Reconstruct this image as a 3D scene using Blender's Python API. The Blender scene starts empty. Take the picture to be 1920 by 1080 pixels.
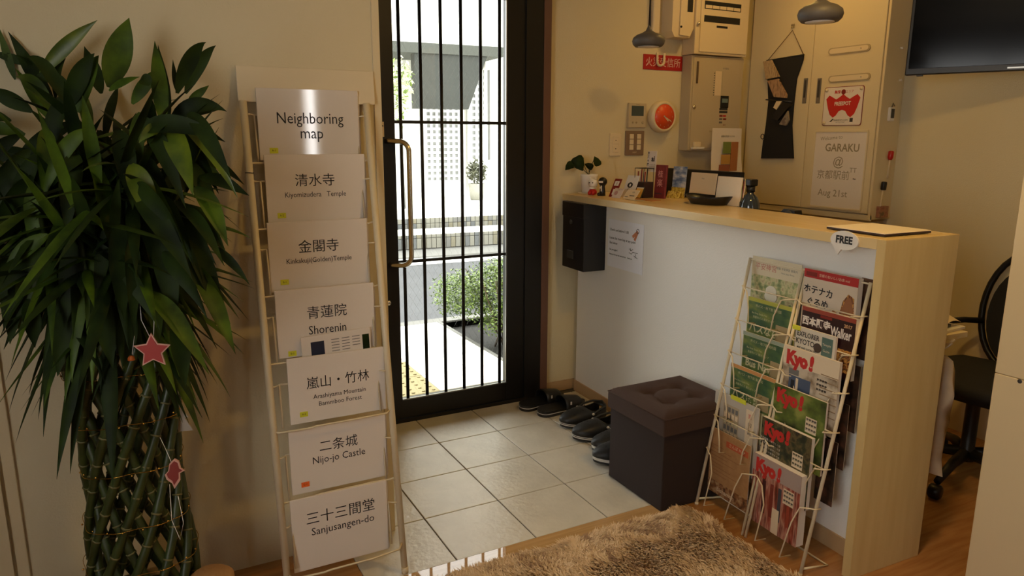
import bpy, bmesh, math, random
from mathutils import Vector, Matrix, Euler, noise
random.seed(7)
PI = math.pi
R = math.radians
SC = bpy.context.scene
COL = SC.collection

# ------------------------------------------------------------------ camera
FPX = 1355.9
CAM = Vector((-1.14234, -3.18153, 1.36356))
ROT = (Matrix.Rotation(-.484, 3, 'Z') @ Matrix.Rotation(1.3654, 3, 'X') @ Matrix.Rotation(.0037, 3, 'Z'))
cd = bpy.data.cameras.new('camera'); cam = bpy.data.objects.new('camera', cd); COL.objects.link(cam)
cd.sensor_width = 36; cd.lens = 36 * FPX / 1920; cd.clip_start = .05; cd.clip_end = 200
cam.matrix_world = Matrix.Translation(CAM) @ ROT.to_4x4()
SC.camera = cam
SC.view_settings.view_transform = 'Standard'
try: SC.view_settings.look = 'None'
except Exception: pass
SC.view_settings.gamma = 1; SC.view_settings.use_curve_mapping = False
SC.view_settings.exposure = -0.34
SC.cycles.max_bounces = 7; SC.cycles.diffuse_bounces = 4; SC.cycles.glossy_bounces = 3
SC.cycles.transmission_bounces = 6; SC.cycles.transparent_max_bounces = 16
SC.cycles.sample_clamp_indirect = 4; SC.cycles.caustics_reflective = False; SC.cycles.caustics_refractive = False

# ------------------------------------------------------------------ sky (bright overcast street)
W = bpy.data.worlds.new('World'); SC.world = W; W.use_nodes = True
bg = W.node_tree.nodes['Background']
bg.inputs[0].default_value = (1.0, .985, .95, 1); bg.inputs[1].default_value = 8.5

def s2l(c):
    return tuple(((v/255)/12.92 if v/255 <= .04045 else ((v/255+.055)/1.055)**2.4) for v in c)

def area(name, loc, target, size, power, col, sy=None, spread=None):
    l = bpy.data.lights.new(name, 'AREA'); l.energy = power; l.color = col
    l.shape = 'RECTANGLE' if sy else 'DISK'; l.size = size
    if sy: l.size_y = sy
    if spread: l.spread = spread
    o = bpy.data.objects.new(name, l); COL.objects.link(o)
    o.location = loc; o.rotation_euler = (Vector(target)-Vector(loc)).to_track_quat('-Z', 'Y').to_euler()
    return o
WARM = (1.0, .60, .155)
area('ceiling_light_glow', (.50, -2.05, 2.40), (.50, -2.05, 0), .14, 14.5, WARM)
area('ceiling_light_glow', (1.62, -.62, 2.40), (1.62, -.62, 0), .16, 4.8, WARM)
area('ceiling_light_glow', (1.75, -2.0, 2.40), (1.75, -2.0, 0), .16, .8, WARM)
area('window_and_slit_glow', (-2.33, -3.2, 1.5), (.9, -1.0, .6), 1.2, 1.3, (.95, .97, 1.0), 1.3)
area('window_and_slit_glow', (.27, -5.06, 1.55), (.27, 0, 1.50), .05, 1.6, (.97, .98, 1.0), 1.1)  # unseen lamp added at the slit, for a streak on the laminated sheet
sun = bpy.data.lights.new('sun', 'SUN'); sun.energy = 6; sun.angle = R(12); sun.color = (1, .97, .9)
so = bpy.data.objects.new('sun', sun); COL.objects.link(so); so.rotation_euler = (R(-38), R(8), 0)

# ------------------------------------------------------------------ helpers
def ray(px, py):
    return ROT @ Vector(((px-960)/FPX, -(py-540)/FPX, -1))
def onp(ax, val, px, py):
    v = ray(px, py); return CAM + v*((val-CAM[ax])/v[ax])
def at(px, py, D):
    return CAM + ray(px, py)*D

def mat(name, rgb, rough=.6, metal=0, spec=.5, var=0, vscale=8, bump=0, bscale=60, rgb2=None, alpha=1, emit=0, stretch=None, coat=0, trans=0):
    m = bpy.data.materials.new(name); m.use_nodes = True
    nt = m.node_tree; b = nt.nodes['Principled BSDF']
    c = s2l(rgb)
    b.inputs['Base Color'].default_value = (*c, 1)
    b.inputs['Roughness'].default_value = rough; b.inputs['Metallic'].default_value = metal
    b.inputs['Specular IOR Level'].default_value = spec
    if coat: b.inputs['Coat Weight'].default_value = coat; b.inputs['Coat Roughness'].default_value = .08
    if trans: b.inputs['Transmission Weight'].default_value = trans
    if alpha < 1: b.inputs['Alpha'].default_value = alpha
    if emit: b.inputs['Emission Color'].default_value = (*c, 1); b.inputs['Emission Strength'].default_value = emit
    if var or rgb2 or bump:
        tc = nt.nodes.new('ShaderNodeTexCoord'); mp = nt.nodes.new('ShaderNodeMapping')
        nt.links.new(tc.outputs['Object'], mp.inputs[0])
        if stretch: mp.inputs['Scale'].default_value = stretch
    if var or rgb2:
        n = nt.nodes.new('ShaderNodeTexNoise'); n.inputs['Scale'].default_value = vscale; n.inputs['Detail'].default_value = 5
        nt.links.new(mp.outputs[0], n.inputs['Vector'])
        r = nt.nodes.new('ShaderNodeValToRGB'); nt.links.new(n.outputs['Fac'], r.inputs[0])
        c2 = s2l(rgb2) if rgb2 else tuple(v*(1-var) for v in c)
        r.color_ramp.elements[0].position = .35; r.color_ramp.elements[1].position = .65
        r.color_ramp.elements[0].color = (*c2, 1); r.color_ramp.elements[1].color = (*c, 1)
        nt.links.new(r.outputs[0], b.inputs['Base Color'])
    if bump:
        n2 = nt.nodes.new('ShaderNodeTexNoise'); n2.inputs['Scale'].default_value = bscale; n2.inputs['Detail'].default_value = 4
        nt.links.new(mp.outputs[0], n2.inputs['Vector'])
        bp = nt.nodes.new('ShaderNodeBump'); bp.inputs['Strength'].default_value = bump; bp.inputs['Distance'].default_value = .004
        nt.links.new(n2.outputs['Fac'], bp.inputs['Height']); nt.links.new(bp.outputs[0], b.inputs['Normal'])
    return m

def printmat(name, cols, scale=30, rough=.35, kind='noise', detail=3, stretch=None):
    """printed picture: a few colours in soft blotches"""
    m = bpy.data.materials.new(name); m.use_nodes = True
    nt = m.node_tree; b = nt.nodes['Principled BSDF']; b.inputs['Roughness'].default_value = rough
    tc = nt.nodes.new('ShaderNodeTexCoord'); mp = nt.nodes.new('ShaderNodeMapping'); nt.links.new(tc.outputs['Object'], mp.inputs[0])
    if stretch: mp.inputs['Scale'].default_value = stretch
    mp.inputs['Location'].default_value = (random.random()*9, random.random()*9, random.random()*9)
    if kind == 'noise':
        n = nt.nodes.new('ShaderNodeTexNoise'); n.inputs['Detail'].default_value = detail; out = n.outputs['Fac']
    else:
        n = nt.nodes.new('ShaderNodeTexVoronoi'); out = n.outputs['Color']
    n.inputs['Scale'].default_value = scale
    nt.links.new(mp.outputs[0], n.inputs['Vector'])
    r = nt.nodes.new('ShaderNodeValToRGB'); nt.links.new(out, r.inputs[0])
    cr = r.color_ramp; k = len(cols)
    while len(cr.elements) < k: cr.elements.new(.5)
    lo, hi = (.34, .66) if kind == 'noise' else (.1, .9)
    for i, c in enumerate(cols):
        cr.elements[i].position = lo + (hi-lo)*i/max(1, k-1); cr.elements[i].color = (*s2l(c), 1)
    nt.links.new(r.outputs[0], b.inputs['Base Color'])
    return m

class MB:
    def __init__(s): s.v = []; s.f = []; s.mi = []; s.sm = []
    def add(s, vs, fs, mi=0, smooth=False):
        o = len(s.v); s.v += [tuple(x) for x in vs]
        for f in fs: s.f.append(tuple(i+o for i in f)); s.mi.append(mi); s.sm.append(smooth)
        return s
    def box(s, a, b, mi=0, M=None):
        x0, y0, z0 = a; x1, y1, z1 = b
        vs = [Vector(p) for p in ((x0,y0,z0),(x1,y0,z0),(x1,y1,z0),(x0,y1,z0),(x0,y0,z1),(x1,y0,z1),(x1,y1,z1),(x0,y1,z1))]
        if M: vs = [M @ v for v in vs]
        return s.add(vs, [(0,3,2,1),(4,5,6,7),(0,1,5,4),(1,2,6,5),(2,3,7,6),(3,0,4,7)], mi)
    def bbox(s, a, b, r=.004, mi=0, seg=2, M=None):
        bm = bmesh.new(); bmesh.ops.create_cube(bm, size=1)
        for v in bm.verts:
            v.co = Vector((a[i] + (v.co[i]+.5)*(b[i]-a[i]) for i in range(3)))
        bmesh.ops.bevel(bm, geom=bm.edges[:], offset=r, segments=seg, profile=.5, affect='EDGES')
        bm.verts.index_update()
        vs = [(M @ v.co if M else v.co.copy()) for v in bm.verts]
        s.add(vs, [tuple(v.index for v in f.verts) for f in bm.faces], mi, False); bm.free(); return s
    def tube(s, pts, r, n=8, mi=0, closed=False, caps=True):
        pts = [Vector(p) for p in pts]; m = len(pts); rr = r if isinstance(r, (list, tuple)) else [r]*m
        up = None; rings = []
        for i, p in enumerate(pts):
            if closed: t = pts[(i+1) % m]-pts[i-1]
            else: t = pts[min(i+1, m-1)]-pts[max(i-1, 0)]
            t.normalize()
            if up is None: up = Vector((0,0,1)) if abs(t.z) < .9 else Vector((1,0,0))
            a = t.cross(up)
            if a.length < 1e-5: a = t.cross(Vector((0,1,0)))
            a.normalize(); b = t.cross(a); up = -b if False else up
            # carry the frame along
            up = a.cross(t)
            rings.append([p + (a*math.cos(2*PI*k/n) + b*math.sin(2*PI*k/n))*rr[i] for k in range(n)])
        vs = [v for r_ in rings for v in r_]; fs = []
        for i in range(m if closed else m-1):
            j = (i+1) % m
            for k in range(n):
                fs.append((i*n+k, i*n+(k+1) % n, j*n+(k+1) % n, j*n+k))
        if caps and not closed: fs += [tuple(range(n-1, -1, -1)), tuple((m-1)*n+k for k in range(n))]
        return s.add(vs, fs, mi, True)
    def lathe(s, prof, c=(0,0,0), n=24, mi=0, M=None, smooth=True):
        vs = []; fs = []
        for (r, z) in prof:
            for k in range(n):
                v = Vector((r*math.cos(2*PI*k/n), r*math.sin(2*PI*k/n), z))
                if M: v = M @ v
                vs.append(v+Vector(c))
        for i in range(len(prof)-1):
            for k in range(n): fs.append((i*n+k, i*n+(k+1) % n, (i+1)*n+(k+1) % n, (i+1)*n+k))
        if prof[0][0] > 1e-5: fs.append(tuple(range(n-1, -1, -1)))
        if prof[-1][0] > 1e-5: fs.append(tuple((len(prof)-1)*n+k for k in range(n)))
        return s.add(vs, fs, mi, smooth)
    def prism(s, poly, y0, y1, mi=0, M=None):
        """polygon in the x-z plane, extruded from y0 (front) to y1"""
        n = len(poly); vs = [Vector((x, y0, z)) for x, z in poly] + [Vector((x, y1, z)) for x, z in poly]
        if M: vs = [M @ v for v in vs]
        fs = [tuple(range(n)), tuple(range(2*n-1, n-1, -1))] + [(i, i+n, (i+1) % n+n, (i+1) % n) for i in range(n)]
        return s.add(vs, fs, mi)
    def ball(s, c, r, n=12, m=8, mi=0, sc=(1,1,1)):
        prof = [(math.sin(PI*i/m)*r, -math.cos(PI*i/m)*r) for i in range(m+1)]
        prof[0] = (1e-6, -r); prof[-1] = (1e-6, r)
        return s.lathe(prof, c, n, mi, Matrix.Diagonal(sc).to_3x3())
    def build(s, name, mats, parent=None, fix=True):
        me = bpy.data.meshes.new(name); me.from_pydata(s.v, [], s.f)
        for m in (mats if isinstance(mats, (list, tuple)) else [mats]): me.materials.append(m)
        me.polygons.foreach_set('material_index', s.mi); me.polygons.foreach_set('use_smooth', s.sm)
        if fix and len(s.f) < 20000:
            bm = bmesh.new(); bm.from_mesh(me); bmesh.ops.recalc_face_normals(bm, faces=bm.faces); bm.to_mesh(me); bm.free()
        me.update()
        o = bpy.data.objects.new(name, me); COL.objects.link(o)
        if parent: o.parent = parent
        return o

def tag(o, label=None, cat=None, group=None, kind=None):
    if label: o['label'] = label
    if cat: o['category'] = cat
    if group: o['group'] = group
    if kind: o['kind'] = kind
    return o
def thing(name, label, cat, loc=(0,0,0), rz=0, group=None, rot=None):
    o = bpy.data.objects.new(name, None); COL.objects.link(o); o.location = loc
    o.rotation_euler = rot if rot else (0, 0, rz); o.empty_display_size = .05
    return tag(o, label, cat, group)
def struct(name, mb, m, parent=None):
    o = mb.build(name, m, parent)
    if not parent: o['kind'] = 'structure'
    return o
def part(name, m, parent, *boxes, r=0):
    b = MB()
    for a, c in boxes:
        b.bbox(a, c, r) if r else b.box(a, c)
    return b.build(name, m, parent)

def txt(parent, s, x, z, size, m, y=-.0008, al='CENTER', name='lettering', sx=1, rot=0, bold=0, depth=0, M=None):
    """lettering in the x-z plane, facing -y"""
    c = bpy.data.curves.new('t', 'FONT'); c.body = s; c.size = size; c.align_x = al; c.align_y = 'CENTER'
    c.resolution_u = 2; c.offset = bold; c.extrude = depth
    o = bpy.data.objects.new('t', c); me = bpy.data.meshes.new_from_object(o)
    bpy.data.objects.remove(o); bpy.data.curves.remove(c)
    ca, sa = math.cos(rot), math.sin(rot)
    for v in me.vertices:
        px, py, pz = v.co; px *= sx
        q = Vector((x + px*ca-py*sa, y-pz, z + px*sa+py*ca))
        v.co = M @ q if M else q
    me.materials.clear(); me.materials.append(m); me.name = name
    q = bpy.data.objects.new(name, me); COL.objects.link(q); q.parent = parent
    return q

# ------------------------------------------------------------------ materials
M = {}
M['wall'] = mat('wall_paint', (216, 202, 166), .7, bump=.25, bscale=180)
M['wallr'] = mat('rear_room_wall', (128, 112, 90), .8)
M['panelw'] = mat('counter_front_paint', (240, 236, 228), .6, bump=.2, bscale=160)
M['trimw'] = mat('cream_trim', (220, 203, 164), .45)
M['ceil'] = mat('ceiling_paint', (196, 186, 166), .8)
M['tile'] = mat('porch_tile', (212, 205, 190), .32, var=.10, vscale=9, bump=.5, bscale=45)
M['grout'] = mat('grout', (84, 78, 70), .9)
M['wood'] = mat('oak_floor', (176, 128, 78), .22, rgb2=(156, 108, 62), vscale=5, stretch=(1, 9, 1), bump=.05)
M['sill'] = mat('pale_wood_sill', (196, 158, 108), .03, spec=.7, rgb2=(182, 144, 96), vscale=6, stretch=(1, 14, 1))
M['birch'] = mat('birch_laminate', (216, 190, 132), .34, rgb2=(208, 180, 122), vscale=6, stretch=(5, 5, .5))
M['birchtop'] = mat('birch_laminate_top', (226, 200, 148), .24, rgb2=(220, 192, 138), vscale=6, stretch=(.5, 6, 1))
M['base'] = mat('baseboard_wood', (186, 154, 112), .5)
M['black'] = mat('black_plastic', (22, 22, 24), .4)
M['blackm'] = mat('black_metal_frame', (26, 24, 23), .38, metal=.2)
M['redtrim'] = mat('brown_door_casing', (104, 72, 58), .5)
M['brass'] = mat('bronze_handle', (226, 218, 200), .2, metal=1)
M['steel'] = mat('steel', (150, 148, 142), .3, metal=1)
M['wire'] = mat('cream_enamel_wire', (222, 206, 172), .35)
M['paper'] = mat('white_paper', (228, 218, 206), .6)
M['lam'] = mat('laminated_paper', (226, 216, 204), .055, spec=.9)
M['ink'] = mat('black_ink', (18, 18, 20), .6)
M['greyink'] = mat('grey_ink', (110, 108, 104), .6)
M['yel'] = mat('yellow_sticky', (214, 214, 50), .7)
M['orange_s'] = mat('orange_sticky', (240, 110, 40), .7)
M['cream'] = mat('cream_plastic', (224, 206, 172), .4)
M['creamd'] = mat('dark_cream_plastic', (176, 158, 124), .5)  # darker cream for rails, buttons and a panel line
M['greybox'] = mat('beige_steel_box', (192, 176, 146), .4)
M['dgrey'] = mat('dark_grey_plastic', (58, 58, 58), .45)
M['lampgrey'] = mat('matte_grey_lamp', (92, 88, 84), .5, bump=.1)
M['red'] = mat('red_print', (196, 40, 34), .5)
M['redp'] = mat('red_plastic', (190, 30, 26), .35)
M['white'] = mat('white_plastic', (232, 228, 222), .35)
M['leaf'] = mat('leaf_green', (76, 100, 18), .5, spec=.25, rgb2=(36, 54, 12), vscale=14, stretch=(1, 1, 1))
M['leafd'] = mat('leaf_dark_green', (40, 56, 15), .6, spec=.15, rgb2=(20, 30, 12), vscale=12)
M['leafy'] = mat('leaf_yellow_green', (98, 112, 20), .40, rgb2=(60, 80, 16), vscale=16)
M['cane'] = mat('bamboo_cane', (58, 70, 30), .42, rgb2=(40, 50, 20), vscale=20)
M['node'] = mat('cane_node', (104, 100, 60), .6)
M['gold'] = mat('gold_wire', (214, 170, 80), .25, metal=1)
M['fabric'] = mat('brown_fabric', (70, 50, 42), .9, bump=.6, bscale=900)
M['rubber'] = mat('black_rubber', (24, 25, 27), .45, bump=.15, bscale=300)
M['stripe'] = mat('white_rubber', (214, 210, 204), .5)

# ================================================================== STRUCTURE
WY, PY, WXR = .05, -.925, 2.25
H = 2.42
# wood floor in three slabs of one mesh, tiled porch separate
b = MB(); b.box((-2.5, -5.1, -.05), (2.4, -1.2, 0)); b.box((.955, -1.2, -.05), (2.4, .1, 0)); b.box((-2.5, -1.2, -.05), (-.6, -.7, 0)); fl = struct('floor', b, M['wood'])
b = MB(); b.box((-.6, -1.2, -.05), (.955, .12, -.004)); porch = struct('floor', b, M['grout'])
g = .0022
for i in range(-2, 4):
    for j in range(4):
        x0, x1 = i*.3, min((i+1)*.3, .955); y1, y0 = -j*.3, -(j+1)*.3
        if j == 0: y1 = .0
        MB().bbox((x0+g, y0+g, -.012), (x1-g, y1-g, 0), .0015, seg=1).build('tile', M['tile'], porch)
MB().box((-.6, -1.272, .0), (.60, -1.203, .003)).build('sill', M['sill'], fl)
# back wall (right of the door), header, right wall, partition, rear walls, ceiling
b = MB(); b.box((.74, WY, 0), (WXR+.1, WY+.12, H)); struct('wall_back', b, M['wall'])
b = MB(); b.box((-.52, WY-.03, 2.16), (.74, WY+.12, H)); b.box((-.52, -.01, 0), (-.205, WY+.12, 2.16)); struct('wall_back', b, M['wall'])
b = MB(); b.box((WXR, -5.1, 0), (WXR+.1, WY+.12, H)); struct('wall_right', b, M['wall'])
pr = onp(1, PY, 712, 100).x
b = MB(); b.box((-2.5, PY, 0), (pr-.006, PY+.12, H)); b.box((pr-.126, PY+.12, 0), (pr-.006, WY, H)); part_wall = struct('wall_partition', b, M['wall'])
b = MB(); b.bbox((pr-.024, PY-.004, 0), (pr, PY+.03, H), .002); struct('trim_1', b, M['trimw'])
# cupboard panel edge at far left on the partition
xa = onp(1, PY-.02, 30, 900).x
b = MB(); b.box((-2.45, PY-.02, 0), (xa-.035, PY, 2.1)); struct('door_2', b, M['trimw'])
b = MB(); b.bbox((xa-.028, PY-.012, 0), (xa, PY, 2.14), .002); struct('trim_2', b, M['trimw'])
b = MB(); b.box((-2.5, -5.1, 0), (-2.4, -3.85, H)); b.box((-2.5, -2.55, 0), (-2.4, PY+.1, H)); b.box((-2.5, -3.85, 0), (-2.4, -2.55, .8)); b.box((-2.5, -3.85, 2.15), (-2.4, -2.55, H)); struct('wall_left', b, M['wallr'])
b = MB(); b.box((-2.5, -5.2, 0), (.20, -5.1, H)); b.box((.34, -5.2, 0), (2.4, -5.1, H)); b.box((.20, -5.2, 0), (.34, -5.1, .95)); b.box((.20, -5.2, 2.15), (.34, -5.1, H)); struct('wall_front', b, M['wallr'])
b = MB(); b.box((.20, -5.12, .95), (.215, -5.08, 2.15)); b.box((.325, -5.12, .95), (.34, -5.08, 2.15)); struct('added_slit', b, M['white'])  # added slit opening behind the camera, made for the streak lamp
b = MB(); b.box((-2.5, -5.2, H), (2.4, .17, H+.1)); struct('ceiling', b, M['ceil'])
b = MB()
for a, c in (((-2.47, -3.85, .8), (-2.40, -3.80, 2.15)), ((-2.47, -2.60, .8), (-2.40, -2.55, 2.15)), ((-2.47, -3.85, .8), (-2.40, -2.55, .85)), ((-2.47, -3.85, 2.1), (-2.40, -2.55, 2.15)), ((-2.46, -3.22, .8), (-2.41, -3.18, 2.15))): b.box(a, c)
struct('window_1', b, M['white'])
b = MB(); b.box((.74, WY-.008, 0), (.945, WY, .055)); struct('baseboard_back', b, M['base'])

# ---- entrance door
dr = MB(); dr.box((-.205, -.0, 0), (-.135, .10, 2.16)); dr.box((-.135, .0, 2.08), (.70, .10, 2.16)); dr.box((.605, -.0, 0), (.70, .10, 2.16)); dr.box((-.135, .0, -.005), (.605, .1, .016))
door = struct('door_1', dr, M['blackm'])
b = MB(); b.bbox((.70, -.004, 0), (.742, .06, 2.2), .003); b.build('casing', M['redtrim'], door)
b = MB(); b.bbox((-.133, .008, .018), (-.062, .05, 2.08), .003); b.build('stile', M['blackm'], door)
b = MB(); b.bbox((.503, .008, .018), (.603, .05, 2.08), .003); b.build('stile', M['blackm'], door)
b = MB(); b.bbox((-.064, .009, .018), (.505, .05, .112), .003); b.build('bottom_rail', M['blackm'], door)
b = MB(); b.bbox((-.064, .009, 1.998), (.505, .05, 2.08), .003); b.build('top_rail', M['blackm'], door)
b = MB(); b.box((.497, .004, .112), (.503, .012, 2.0)); b.box((-.062, .004, .112), (.503, .012, .118)); b.build('bead', M['steel'], door)
gl = bpy.data.materials.new('door_glass'); gl.use_nodes = True; nt = gl.node_tree; nt.nodes.clear()
o_ = nt.nodes.new('ShaderNodeOutputMaterial'); mx = nt.nodes.new('ShaderNodeMixShader'); tr = nt.nodes.new('ShaderNodeBsdfTransparent'); gs = nt.nodes.new('ShaderNodeBsdfGlossy'); lw = nt.nodes.new('ShaderNodeFresnel')
tr.inputs[0].default_value = (.93, .95, .94, 1); gs.inputs['Roughness'].default_value = .02; lw.inputs[0].default_value = 1.35
nt.links.new(lw.outputs[0], mx.inputs[0]); nt.links.new(tr.outputs[0], mx.inputs[1]); nt.links.new(gs.outputs[0], mx.inputs[2]); nt.links.new(mx.outputs[0], o_.inputs[0])
M['glass'] = gl
MB().box((-.064, .046, .11), (.505, .049, 2.0)).build('glass_pane', gl, door)
# wires cast in the glass, a fine diagonal lattice
b = MB(); x0, x1, z0, z1 = -.062, .503, .112, 1.998; st = .034; wr = .0002
k = -60
for sgn in (1, -1):
    for q in range(-90, 90):
        cx = q*st
        # line x = cx + sgn*t*.62, z = t
        t0, t1 = z0, z1; pts = []
        xA, xB = cx+sgn*.62*(t0-1), cx+sgn*.62*(t1-1)
        lo, hi = x0, x1
        ts = sorted(((lo-cx)/(sgn*.62)+1, (hi-cx)/(sgn*.62)+1)); a_, b_ = max(ts[0], z0), min(ts[1], z1)
        if b_-a_ > .01:
            b.tube([(cx+sgn*.62*(a_-1), .0475, a_), (cx+sgn*.62*(b_-1), .0475, b_)], wr, 3, caps=False)
o = b.build('glass_wire', M['steel'], door, fix=False); o['kind'] = 'stuff'
for x in (-.03, .07, .17, .27, .37, .47):
    MB().tube([(x, .022, .112), (x, .022, 1.999)], .0085, 8).build('bar', M['blackm'], door)
for z in (1.43, .79):
    MB().box((-.062, .012, z-.007), (.503, .03, z+.007)).build('cross_bar', M['blackm'], door)
# curved pull handle
P = []
for t in range(7): a = t/6*PI/2; P.append((-.064-.0+.035*math.sin(a)-.0, -.045-.03*math.sin(a), 1.345-.045*(1-math.cos(a))))
top = [(-.105, .008, 1.345), (-.10, -.02, 1.346)] + P
hp = top + [(p[0], p[1], .83-(p[2]-1.30)) for p in reversed(P)] + [(-.10, -.02, .784), (-.105, .008, .785)]
MB().tube(hp, .0115, 12).build('door_handle', M['brass'], door)
MB().tube([(-.075, .09, 1.32), (-.066, .12, 1.30), (-.066, .12, .85), (-.075, .09, .82)], .011, 10).build('door_handle', M['blackm'], door)
MB().lathe([(.012, 0), (.014, .004), (.008, .008)], (-.119, .006, .603), 16, M=Matrix.Rotation(R(90), 3, 'X')).build('lock', M['brass'], door)
lb = thing('door_sticker', 'small cream label plate above the door pull handle', 'label', (-.1285, .0, 1.363))
MB().bbox((0, -.003, 0), (.012, .008, .066), .001).build('plate', M['cream'], lb)
MB().box((.003, -.0035, .045), (.008, -.003, .052)).build('mark', M['ink'], lb)

# ================================================================== STREET OUTSIDE
GZ = -.03
M['pave'] = mat('pale_paving', (208, 206, 200), .7, var=.08, vscale=5)
M['paveg'] = mat('paving_joint', (130, 128, 122), .9)
M['tact'] = mat('yellow_paving', (126, 114, 76), .8, var=.1, vscale=12)
M['asph'] = mat('asphalt', (64, 65, 68), .9, var=.18, vscale=3, bump=.5, bscale=90)
M['conc'] = mat('concrete', (104, 103, 99), .9, var=.12, vscale=6)
M['kerbw'] = mat('white_kerb', (226, 226, 222), .8)
M['cladw'] = mat('pale_render', (225, 224, 215), .85)
M['shade'] = mat('grey_canvas', (56, 58, 54), .9, var=.12, vscale=2)
b = MB(); b.box((-14, 1.86, GZ-.2), (16, 30, GZ-.012)); struct('ground', b, M['asph'])
b = MB(); b.box((-1.5, .1, GZ-.2), (.86, 1.86, GZ-.008)); pv = struct('paving', b, M['paveg'])
for i in range(-3, 3):
    for j in range(6):
        x0, y0 = i*.3, .12+j*.3
        y1 = min(y0+.3, 1.86)
        if x0 >= .86: continue
        yel = (x0 < .25 and j < 3) or j == 0
        if yel:
            tl = MB().bbox((x0+.002, y0+.002, GZ-.02), (min(x0+.298, .86), y1-.002, GZ), .001, seg=1).build('paver', M['tact'], pv)
            bb = MB()
            for a in range(5):
                for c in range(5): bb.lathe([(.011, 0), (.008, .005)], (x0+.03+a*.06, y0+.03+c*.06, GZ), 8)
            bb.build('stud', M['tact'], tl)['kind'] = 'stuff'
        else:
            MB().bbox((x0+.002, y0+.002, GZ-.02), (min(x0+.298, .86), y1-.002, GZ), .001, seg=1).build('paver', M['pave'], pv)
b = MB(); b.box((.87, .12, GZ-.2), (3.2, 1.86, GZ-.06)); struct('planting_bed', b, mat('soil', (18, 16, 12), .95, bump=.8, bscale=40))
b = MB(); b.box((.86, .12, GZ-.1), (.885, 1.86, GZ+.004)); struct('kerb', b, M['conc'])
b = MB(); b.box((-8, 1.86, GZ-.1), (12, 1.97, GZ+.0)); struct('kerb', b, M['conc'])
yaw = R(-4)
St = Matrix.Rotation(yaw, 4, 'Z')
def street(o): o.rotation_euler = (0, 0, yaw); return o
ky = 4.85
b = MB(); b.box((-8, ky-.36, GZ-.05), (12, ky-.0, GZ+.002)); street(struct('kerb', b, M['kerbw']))
b = MB(); b.box((-8, ky, GZ-.05), (12, ky+.6, GZ+.02)); street(struct('gutter', b, M['conc']))
# two low walls of upright tiles, stepped
def tilewall(name, y0, z0, z1, label):
    w = thing(name, label, 'wall'); street(w)
    w.location = (0, 0, 0)
    MB().box((-2, y0+.01, z0), (9, y0+.55, z1-.012)).build('core', M['conc'], w)
    MB().box((-2, y0+.012, z0), (9, y0+.03, z0+.025)).build('footing', M['conc'], w)
    cols = [mat('pale_wall_tile', (118, 116, 106), .8), M['conc'], mat('buff_tile', (110, 105, 88), .8), mat('grey_tile', (88, 90, 90), .8)]
    random.seed(5); pw = .064
    pxs = lambda i: FPX*(ROT.transposed() @ (St @ Vector((-2+i*pw, y0, .1))-CAM)).x/-(ROT.transposed() @ (St @ Vector((-2+i*pw, y0, .1))-CAM)).z+960
    vis = [i for i in range(170) if 742 < pxs(i) < 958]
    me = {}
    hh = z1-z0-.03
    for row, (za, zb) in enumerate(((z0+.03, z0+.03+hh*.74), (z0+.03+hh*.74+.006, z1))):
        for i in vis:
            m = random.choice((0, 0, 1, 2, 3)); key = (row, m)
            if key not in me:
                o = MB().bbox((.003, 0, 0), (pw-.003, .03, zb-za), .002, seg=1).build('wall_tile', cols[m], w); me[key] = o
            else:
                o = me[key].copy(); COL.objects.link(o); o.parent = w
            o.location = (-2+i*pw, y0-.015, za)
    first = None
    for i in vis:
        if first is None: o = MB().bbox((.003, 0, 0), (pw-.003, .5, .014), .002, seg=1).build('coping_tile', M['cladw'], w); first = o
        else: o = first.copy(); COL.objects.link(o); o.parent = w
        o.location = (-2+i*pw, y0-.012, z1-.0)
    return w
tilewall('tiled_wall', 5.40, GZ, .17, 'lower low wall of upright pale tiles across the road')
tilewall('tiled_wall', 6.05, .0, .30, 'upper low wall of upright pale tiles behind the lower one')
# house opposite
hs = thing('house', 'overexposed pale house across the road with grey canvas canopy', 'building', (0, 0, 0)); street(hs)
hy = 9.6
b = MB(); b.box((-3, hy, .2), (9, hy+3, 3.1)); b.box((-3, hy+.6, 3.1), (9, hy+3, 7)); b.build('wall', M['cladw'], hs)
MB().box((-3, 6.1, 0), (9, hy, .285)).build('terrace', M['cladw'], hs)
def hb(px0, py0, px1, py1, y=hy):
    # a rectangle on the house front plane given by its outline
    n = St.to_3x3() @ Vector((0, 1, 0)); 
    out = []
    for px, py in ((px0, py0), (px1, py1)):
        v = ray(px, py); t = (y-n.dot(CAM))/n.dot(v); p = St.inverted() @ (CAM+v*t); out.append(p)
    return out[0].x, out[1].z, out[1].x, out[0].z
x0, z0, x1, z1 = hb(776, 78, 936, 205, hy-1.2)
b = MB(); b.box((x0-.9, hy-1.15, z1-.16), (x1+.1, hy, z1)); b.build('canopy_roof', mat('canopy_fascia', (70, 72, 66), .9), hs)
x0, z0, x1, z1 = hb(776, 85, 878, 205, hy-1.1)
b = MB(); b.add([(x0, hy-1.12, z0), (x1, hy-1.12, z0), (x1+.35, hy-1.12, z0+.9), (x1+.35, hy-1.12, z1-.02), (x0, hy-1.12, z1-.02)] + [(x0, hy-.9, z0), (x1, hy-.9, z0), (x1+.35, hy-.9, z0+.9), (x1+.35, hy-.9, z1-.02), (x0, hy-.9, z1-.02)], [(0,1,2,3,4), (9,8,7,6,5), (0,5,6,1), (1,6,7,2), (2,7,8,3), (3,8,9,4), (4,9,5,0)])
b.build('canvas_screen', M['shade'], hs)
M['lat'] = mat('lattice_white', (228, 228, 226), .7); M['latb'] = mat('lattice_backing', (150, 152, 150), .8)
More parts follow.
